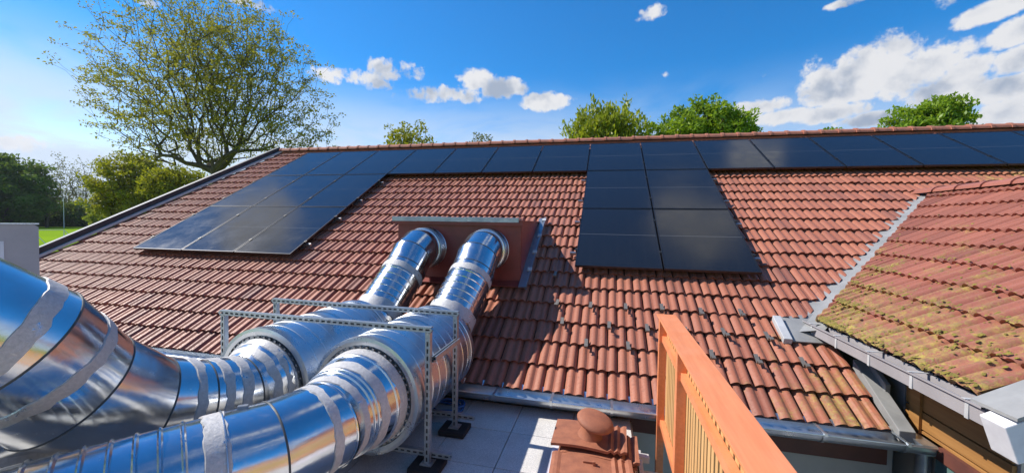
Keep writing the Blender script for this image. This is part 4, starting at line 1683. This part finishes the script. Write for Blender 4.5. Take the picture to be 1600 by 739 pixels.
def build_vent_stack():
    grp = 'clay tiles stacked on the terrace'
    # three tiles below, front stack
    for i in range(3):
        clay_tile('clay_tile', ('bottom clay tile of the front stack beside the railing', 'middle clay tile of the front stack beside the railing', 'top clay tile with a small nib, on the front stack beside the railing')[i],
                  (8.385 + 0.008 * i, -7.165 + 0.02 * i, FLOOR + 0.006 + 0.045 * i), 0.03 + 0.015 * (i - 1), (0.0, 0.0), (0.56, 0.42), grp)
    top = [o for o in col.objects if o.get('label', '').startswith('top clay tile with')][0]
    nib = MB()
    nib.box((-0.055, 0.095, 0.028), (0.03, 0.112, 0.046)); nib.box((0.012, 0.075, 0.028), (0.03, 0.095, 0.06))
    nib.build('nib', 'vent_clay', top, 0.003)
    for i in range(3):
        clay_tile('clay_tile', ('bottom clay tile under the mushroom vent', 'second clay tile under the mushroom vent', 'clay tile directly beneath the mushroom vent tile')[i],
                  (8.42 + 0.014 * i, -6.735 - 0.01 * i, FLOOR + 0.006 + 0.045 * i), -0.02, (0.0, 0.0), (0.57, 0.36), grp)
    v = clay_tile('vent_tile', 'clay vent tile with a round mushroom cap, topmost on the rear stack', (8.375, -6.74, FLOOR + 0.155), -0.03, (0.05, 0.0), (0.55, 0.34), None, False)
    v['category'] = 'vent tile'
    prof = [(0.0, 0.098), (0.015, 0.090), (0.05, 0.078), (0.10, 0.076), (0.14, 0.080)]
    d = (0.16, 0.02, 1.0)
    m = MB(); m.rings(lathe((0.005, -0.01, 0.022), d, prof), True); m.build('vent_neck', 'vent_clay', v)
    cap = [(0.124, 0.070), (0.112, 0.122), (0.112, 0.136), (0.122, 0.141), (0.136, 0.134), (0.150, 0.112), (0.160, 0.076), (0.165, 0.035), (0.166, 0.001)]
    m = MB(); m.rings(lathe((0.012, -0.006, 0.03), (0.24, -0.08, 1.0), cap), True); m.build('vent_cap', 'vent_clay', v)
    # pale sheet under the stacks
    o = MB().box((8.08, -7.9, FLOOR + 0.0035), (8.715, -6.45, FLOOR + 0.0055)).build('floor_sheet', 'paper', None)
    tag(o, 'pale flat sheet lying on the slabs under the stacked clay tiles', 'sheet')


build_vent_stack()


# ================================================================== PILLAR WITH THE NOTICE AT LEFT
def build_pillar():
    r = thing('parapet_wall', 'grey plastered parapet wall end behind the big duct bend at left', 'wall')
    d = ray(62, 351); nrm = unit((d[0], d[1], 0)); lf = np.array([-nrm[1], nrm[0], 0])
    corner = np.array([2.31, -6.75, 0.0])
    def face(u, z, out=0.0):
        return corner + lf * u - nrm * out + np.array([0, 0, z])
    MB().prism([face(0, -3.752), face(0, -2.075), face(0.035, -2.046), face(3.2, -2.046), face(3.2, -3.752)], nrm * 0.24).build('wall_body', 'pillar_plaster', r)
    MB().prism([face(-0.006, -2.046, 0.01), face(-0.006, -2.035, 0.01), face(3.2, -2.035, 0.01), face(3.2, -2.046, 0.01)], nrm * 0.26).build('coping', 'zinc', r)
    rebase(r, corner + np.array([0, 0, FLOOR]))
    n = thing('notice_sheet', 'pale notice sheet with blue bar and reddish edge on the grey parapet', 'notice')
    def plate(name, u0, u1, z0, z1, o0, o1, mat):
        MB().prism([face(u0, z0, o0), face(u1, z0, o0), face(u1, z1, o0), face(u0, z1, o0)], -nrm * (o1 - o0)).build(name, mat, n)
    plate('sheet', 0.24, 0.95, -2.60, -2.225, 0.001, 0.008, 'paper')
    plate('bar', 0.30, 0.95, -2.312, -2.285, 0.0085, 0.012, 'paper_blue')
    plate('stripe', 0.31, 0.355, -2.60, -2.36, 0.0085, 0.012, 'paper_red')
    plate('mark', 0.45, 0.50, -2.40, -2.375, 0.0085, 0.012, 'paper_blue')
    rebase(n, face(0.5, -2.6))


build_pillar()


# ================================================================== FAR THINGS ON THE MEADOW
GZ = -5.6


def at(x, y, dist):
    """point at a given distance in front of the camera"""
    d = F_ + R_ * (x - 800) / FPX - U_ * (y - 369.5) / FPX
    return CAM + d * dist


def build_far():
    # football goal
    g = thing('football_goal', 'small white football goal on the green meadow at left', 'goal')
    a, b = at(50, 365, 52), at(100, 365, 56)
    A, B = np.array([a[0], a[1], GZ]), np.array([b[0], b[1], GZ])
    hgt = np.array([0, 0, 1.75])
    bk = unit(np.cross(B - A, (0, 0, 1))) * -1.6
    for p in (A, B):
        MB().tube([p, p + hgt], 0.06, 6).build('post', 'goal_white', g)
        MB().tube([p + hgt, p - bk], 0.04, 6).build('stay', 'goal_white', g)
    MB().tube([A + hgt, B + hgt], 0.06, 6).build('crossbar', 'goal_white', g)
    rebase(g, (A + B) / 2)
    # pole
    p = at(100, 350, 120)
    m = MB().tube([(p[0], p[1], GZ), (p[0], p[1], GZ + 9.5)], [0.10, 0.05], 6)
    tag(m.build('floodlight_pole', 'goal_white', None), 'thin pale pole standing at the edge of the meadow', 'pole')
    # distant house with an orange roof between the trees
    h = thing('far_house', 'distant low house with orange tiled roof between the trees at left', 'house')
    c = at(152, 345, 150)
    w, l = 9.0, 20.0
    dx, dy = unit(np.array([0.85, 0.52, 0])), unit(np.array([-0.52, 0.85, 0]))
    base = np.array([c[0], c[1], GZ])
    m = MB().obox(base + np.array([0, 0, 2.0]), dx * l / 2, dy * w / 2, (0, 0, 2.0)); m.build('wall', 'far_wall', h)
    tri = [base + dx * (-l / 2 - 0.6) + dy * (-w / 2 - 0.5) + np.array([0, 0, 4.0]), base + dx * (-l / 2 - 0.6) + dy * (w / 2 + 0.5) + np.array([0, 0, 4.0]), base + dx * (-l / 2 - 0.6) + np.array([0, 0, 6.9])]
    MB().prism(tri, dx * (l + 1.2)).build('roof', 'far_roof', h)
    for k in range(4):
        q = base + dx * (-7 + 4.4 * k) - dy * (w / 2 + 0.03) + np.array([0, 0, 2.1])
        MB().obox(q, dx * 0.6, dy * 0.04, (0, 0, 0.65)).build('window', 'dark_glass', h)
    rebase(h, base)


build_far()


# ================================================================== TREES
def grow_tree(base, trunk_top, env, n_tips, seed, trunk_r, straight=0.5, step=1.0, up_bias=0.35):
    """skeleton: tips drawn inside the crown, each joined to the nearest suitable node of the growing tree.
       env(rng) gives a point of the crown in tree space. Returns nodes, parents, tips"""
    r = np.random.default_rng(seed)
    nodes = []; par = []
    nt = 7
    base = np.array(base, float); top = np.array(trunk_top, float)
    for i in range(nt):
        f = i / (nt - 1)
        wob = r.normal(0, 0.12, 3) * (0 < i < nt - 1); wob[2] = 0
        nodes.append(base + (top - base) * f + wob); par.append(i - 1)
    tips = np.array([env(r) for _ in range(n_tips)])
    hub = base + (top - base) * 0.30
    order = np.argsort(np.linalg.norm(tips - hub, axis=1))
    tip_idx = []
    for ti in order:
        tp = tips[ti]
        N = np.array(nodes)
        dv = tp - N
        dist = np.linalg.norm(dv, axis=1)
        cost = dist + up_bias * np.maximum(0, -(dv[:, 2])) * 3.0
        hd = N - hub; hd = hd / np.maximum(1e-6, np.linalg.norm(hd, axis=1))[:, None]
        cosang = np.sum(hd * dv, axis=1) / np.maximum(dist, 1e-6)
        cost = cost + straight * dist * (1.0 - cosang)
        cost = cost + 0.55 * np.maximum(0, np.linalg.norm(N - hub, axis=1) - np.linalg.norm(tp - hub) + dist * 0.6)
        cost[0:2] += 50
        b = int(np.argmin(cost))
        L = dist[b]
        if L < 0.15: continue
        k = max(1, int(L / step))
        prev = b
        p0 = N[b]
        side = r.normal(0, 0.06, 3) * L
        for q in range(1, k + 1):
            f = q / k
            bend = math.sin(f * PI)
            pt = p0 + (tp - p0) * f + side * bend + np.array([0, 0, 0.03 * L * bend])
            nodes.append(pt); par.append(prev); prev = len(nodes) - 1
        tip_idx.append(prev)
    nodes = np.array(nodes); par = np.array(par)
    load = np.zeros(len(nodes)); load[tip_idx] = 1.0
    for i in range(len(nodes) - 1, 0, -1):
        load[par[i]] += load[i]
    rad = np.maximum(0.008, trunk_r * np.power(np.maximum(load, 0.6) / load[0], 0.52))
    return nodes, par, rad, tip_idx


def branch_mesh(name, nodes, par, rad, mat, parent, rmin=0.0):
    n = 5
    V, Fc = [], []
    ang = np.arange(n) * 2 * PI / n
    for i in range(1, len(nodes)):
        a, b = nodes[par[i]], nodes[i]
        d = b - a
        L = np.linalg.norm(d)
        if L < 1e-4 or rad[i] < rmin: continue
        u, v, _ = frame(d)
        ra = min(rad[par[i]], rad[i] * 1.5); rb = rad[i]
        o = len(V)
        for k in range(n): V.append(a + ra * (math.cos(ang[k]) * u + math.sin(ang[k]) * v))
        for k in range(n): V.append(b + rb * (math.cos(ang[k]) * u + math.sin(ang[k]) * v))
        for k in range(n):
            j = (k + 1) % n
            Fc.append((o + k, o + j, o + n + j, o + n + k))
    me = bpy.data.meshes.new(name)
    me.from_pydata([tuple(p) for p in V], [], Fc)
    me.polygons.foreach_set('use_smooth', [True] * len(Fc))
    me.materials.append(MATS[mat])
    return link(name, me, parent)


def leaf_mesh(name, centres, r, spread, per, size, mat, parent, flat=0.7, up=0.0, aspect=0.55):
    """leaf-sized folded quads scattered round the given centres"""
    c = np.repeat(np.asarray(centres), per, axis=0)
    N = len(c)
    off = r.normal(0, 1, (N, 3)); off /= np.maximum(1e-6, np.linalg.norm(off, axis=1))[:, None]
    off *= (spread * np.power(r.random(N), 0.45))[:, None]
    off[:, 2] *= flat
    p = c + off
    d = r.normal(0, 1, (N, 3)) + off * 0.8 / max(spread, 1e-3) + np.array([0, 0, up])
    d /= np.linalg.norm(d, axis=1)[:, None]
    q = np.cross(d, r.normal(0, 1, (N, 3))); q /= np.linalg.norm(q, axis=1)[:, None]
    s = (size * (0.6 + 0.8 * r.random(N)))[:, None]
    a = p - d * s * 0.5
    b = p + q * s * aspect * 0.5
    e = p + d * s * 0.5
    g = p - q * s * aspect * 0.5
    V = np.stack([a, b, e, g], 1).reshape(-1, 3)
    me = bpy.data.meshes.new(name)
    me.vertices.add(4 * N); me.vertices.foreach_set('co', V.ravel())
    me.loops.add(4 * N); me.loops.foreach_set('vertex_index', np.arange(4 * N))
    me.polygons.add(N); me.polygons.foreach_set('loop_start', np.arange(0, 4 * N, 4))
    me.update(calc_edges=True)
    me.validate()
    me.materials.append(MATS[mat])
    return link(name, me, parent)


def ellipsoid_env(c, rad, power=0.45, low=-1.0, dome=1.0):
    c = np.array(c, float); rad = np.array(rad, float)
    def env(r):
        while True:
            v = r.normal(0, 1, 3); v /= np.linalg.norm(v)
            v *= r.random() ** power
            if v[2] < low: continue
            if r.random() < 0.10 and v[2] > -0.2: v = v / np.linalg.norm(v) * (1.0 + 0.22 * r.random())
            return c + v * rad
    return env


def tree(name, label, base, crown_c, crown_r, seed, leafmat, bark='bark', tips=220, per=40, size=0.3, spread=0.8, trunk_r=0.3, power=0.45, low=-0.9,
         group=None, up_bias=0.35, trunk_frac=0.55, step=1.0, up=0.0, flat=0.7, cat='tree', aspect=0.55, lobes=None, straight=0.7):
    r = np.random.default_rng(seed)
    root = tag(link(name, None), label, cat, group)
    cc = np.array(crown_c, float); cr = np.array(crown_r, float)
    base = np.array(base, float)
    top = np.array([cc[0], cc[1], base[2] + (cc[2] - base[2]) * trunk_frac + 0.0])
    if lobes:
        envs = [ellipsoid_env(cc + np.array(o) * cr, cr * np.array(s), power, low) for (o, s) in lobes]
        wts = np.array([s_[0] * s_[1] * s_[2] for (o, s_) in lobes]) ** 0.8
        wts /= wts.sum()
        env = lambda rr: envs[int(rr.choice(len(envs), p=wts))](rr)
    else:
        env = ellipsoid_env(cc, cr, power, low)
    nodes, par, rad, ti = grow_tree(base, top, env, tips, seed, trunk_r, straight=straight, step=step, up_bias=up_bias)
    branch_mesh('trunk', nodes, par, rad, bark, root)
    leaf_mesh('crown', nodes[ti], r, spread, per, size, leafmat, root, flat=flat, up=up, aspect=aspect)
    rebase(root, base)
    return root


def build_trees():
    gz = GZ
    # the large airy tree at the left
    D = 32.0
    b = at(352, 300, D); cc = at(322, 138, D)
    base = (b[0], b[1], gz)
    lob = [((0, 0, 0.15), (0.80, 0.8, 0.85)), ((0, 0, 0.55), (0.55, 0.6, 0.45)), ((-0.55, 0.0, -0.05), (0.48, 0.5, 0.42)), ((0.50, 0.1, -0.30), (0.50, 0.5, 0.42)),
           ((-0.15, 0.0, -0.45), (0.70, 0.7, 0.40)), ((0.35, 0.0, 0.20), (0.50, 0.5, 0.55)), ((0.78, 0.1, -0.62), (0.26, 0.3, 0.22)), ((-0.85, 0.0, 0.22), (0.20, 0.25, 0.10))]
    ccz = cc.copy()
    tree('broadleaf_tree', 'tallest tree, airy with olive young leaves, behind the left end of the roof', base, ccz, (11.3, 8.0, 7.5), 11, 'leaf_olive',
         'bark', tips=2300, per=22, size=0.175, spread=0.55, trunk_r=0.42, power=0.5, low=-1.0, trunk_frac=1.05, step=0.9, flat=0.5, up_bias=1.0, lobes=lob, straight=1.6)
    # trees behind the ridge
    def behind(px, ytop, ybot, wpx, D, seed, mat, label, **kw):
        name = kw.pop('name', 'broadleaf_tree')
        c = at(px, (ytop + ybot) / 2, D)
        hz = (ybot - ytop) / 2 * D / FPX; hx = wpx / 2 * D / FPX
        tree(name, label, (c[0], c[1], gz), c, (hx, hx * 0.9, hz), seed, mat, **kw)
    G = 'trees showing above the ridge'
    behind(640, 196, 262, 84, 34, 21, 'leaf_yellow', 'pale yellowish thin tree above the ridge, right of the tallest tree', bark='bark_pale', tips=130, per=22, size=0.24, spread=0.5, trunk_r=0.16, group=G, up=0.6)
    behind(750, 208, 262, 46, 38, 22, 'leaf_grey', 'small sparse grey-green treetop above the middle of the ridge', bark='bark_pale', tips=80, per=13, size=0.22, spread=0.45, trunk_r=0.12, group=G)
    behind(942, 167, 268, 112, 27, 23, 'leaf_spring', 'upright bright yellow-green tree above the ridge at centre', tips=420, per=34, size=0.30, spread=0.40, trunk_r=0.2, group=G, up=2.2, trunk_frac=0.5, up_bias=0.9, power=0.5, aspect=0.38, flat=1.6)
    behind(1096, 160, 262, 158, 27, 24, 'leaf_green', 'wide fresh green tree above the ridge, right of centre', tips=420, per=44, size=0.28, spread=0.52, trunk_r=0.25, group=G, up=0.9, power=0.5, aspect=0.45,
           lobes=[((-0.45, 0, -0.1), (0.6, 0.7, 0.8)), ((0.1, 0, 0.2), (0.55, 0.6, 0.8)), ((0.5, 0, 0.0), (0.5, 0.6, 0.75)), ((0.85, 0, -0.55), (0.22, 0.3, 0.25))])
    behind(1296, 197, 240, 36, 33, 25, 'leaf_green', 'tiny green treetop barely over the ridge at right', tips=40, per=22, size=0.26, spread=0.42, trunk_r=0.1, group=G, up=0.6)
    behind(1456, 152, 250, 118, 27, 26, 'leaf_green', 'dense green tree above the ridge under the large cloud', tips=320, per=44, size=0.28, spread=0.52, trunk_r=0.25, group=G, up=0.9, power=0.5, aspect=0.45,
           lobes=[((-0.2, 0, 0), (0.75, 0.8, 0.8)), ((0.2, 0, 0.25), (0.5, 0.6, 0.75)), ((0.7, 0, -0.4), (0.4, 0.4, 0.4))])
    # trees along the meadow at the left
    M = 'trees along the meadow'
    behind(2, 244, 368, 118, 120, 31, 'leaf_dark', 'dense dark green tree at the left edge beyond the meadow', tips=380, per=80, size=0.80, spread=2.3, trunk_r=0.8, group=M, power=0.4, low=-1, step=2)
    behind(72, 246, 345, 62, 128, 32, 'leaf_grey', 'slender half-bare tree right of the dark tree', tips=170, per=12, size=0.6, spread=1.7, trunk_r=0.42, group=M, trunk_frac=0.8, bark='bark', step=2)
    behind(108, 244, 325, 44, 150, 33, 'leaf_grey', 'thin bare tree in the gap with blue hills behind, left one', tips=140, per=5, size=0.55, spread=1.7, trunk_r=0.36, group=M, trunk_frac=0.8, bark='bark_pale', step=2)
    behind(134, 248, 325, 40, 150, 34, 'leaf_grey', 'thin bare tree in the gap with blue hills behind, right one', tips=130, per=5, size=0.55, spread=1.7, trunk_r=0.36, group=M, trunk_frac=0.8, bark='bark_pale', step=2)
    behind(205, 240, 345, 130, 62, 35, 'leaf_yellow', 'full yellow-green tree below the tallest tree at left', tips=360, per=60, size=0.42, spread=1.1, trunk_r=0.35, group=M, power=0.42, low=-1,
           lobes=[((0, 0, 0.2), (0.7, 0.8, 0.8)), ((-0.5, 0, -0.4), (0.5, 0.6, 0.55)), ((0.6, 0, -0.3), (0.5, 0.6, 0.6))])
    behind(275, 262, 330, 90, 60, 36, 'leaf_yellow', 'low yellow-green tree close to the verge of the roof', tips=200, per=46, size=0.40, spread=1.0, trunk_r=0.25, group=M, power=0.42)
    behind(150, 331, 358, 22, 105, 37, 'leaf_spring', 'small round yellow-green bush on the meadow', name='bush', cat='bush', tips=60, per=60, size=0.36, spread=0.8, trunk_r=0.10, group=M, power=0.5)
    for k, (px, yt, D, wpx, lab) in enumerate([(25, 318, 135, 70, 'dark shrub at the foot of the dark tree'), (80, 312, 138, 54, 'dark shrub under the half-bare tree'),
                                              (120, 318, 140, 46, 'dark shrub under the two bare trees'), (195, 322, 120, 60, 'dark shrub under the yellow-green tree'), (250, 318, 110, 56, 'dark shrub beside the roof verge')]):
        behind(px, yt, 362, wpx, D, 50 + k, 'leaf_dark', lab, name='shrub', cat='shrub', tips=130, per=60, size=0.8, spread=1.8, trunk_r=0.25, group='dark shrubs along the meadow', power=0.4, low=-1, step=2)


build_trees()


# ================================================================== HAZE
def build_haze():
    m = bpy.data.materials.new('haze_air')
    m.use_nodes = True
    nt = m.node_tree
    nt.nodes.clear()
    out = nt.nodes.new('ShaderNodeOutputMaterial')
    v = nt.nodes.new('ShaderNodeVolumePrincipled')
    v.inputs['Color'].default_value = (0.80, 0.88, 1.0, 1)
    v.inputs['Density'].default_value = 0.00010
    v.inputs['Anisotropy'].default_value = 0.3
    nt.links.new(v.outputs[0], out.inputs['Volume'])
    MATS['haze_air'] = m
    o = MB().box((-9500, -6500, -9.0), (9500, 12500, 330)).build('haze', 'haze_air', None)
    tag(o, 'thin bluish haze over the distance', 'haze', kind='stuff')


build_haze()
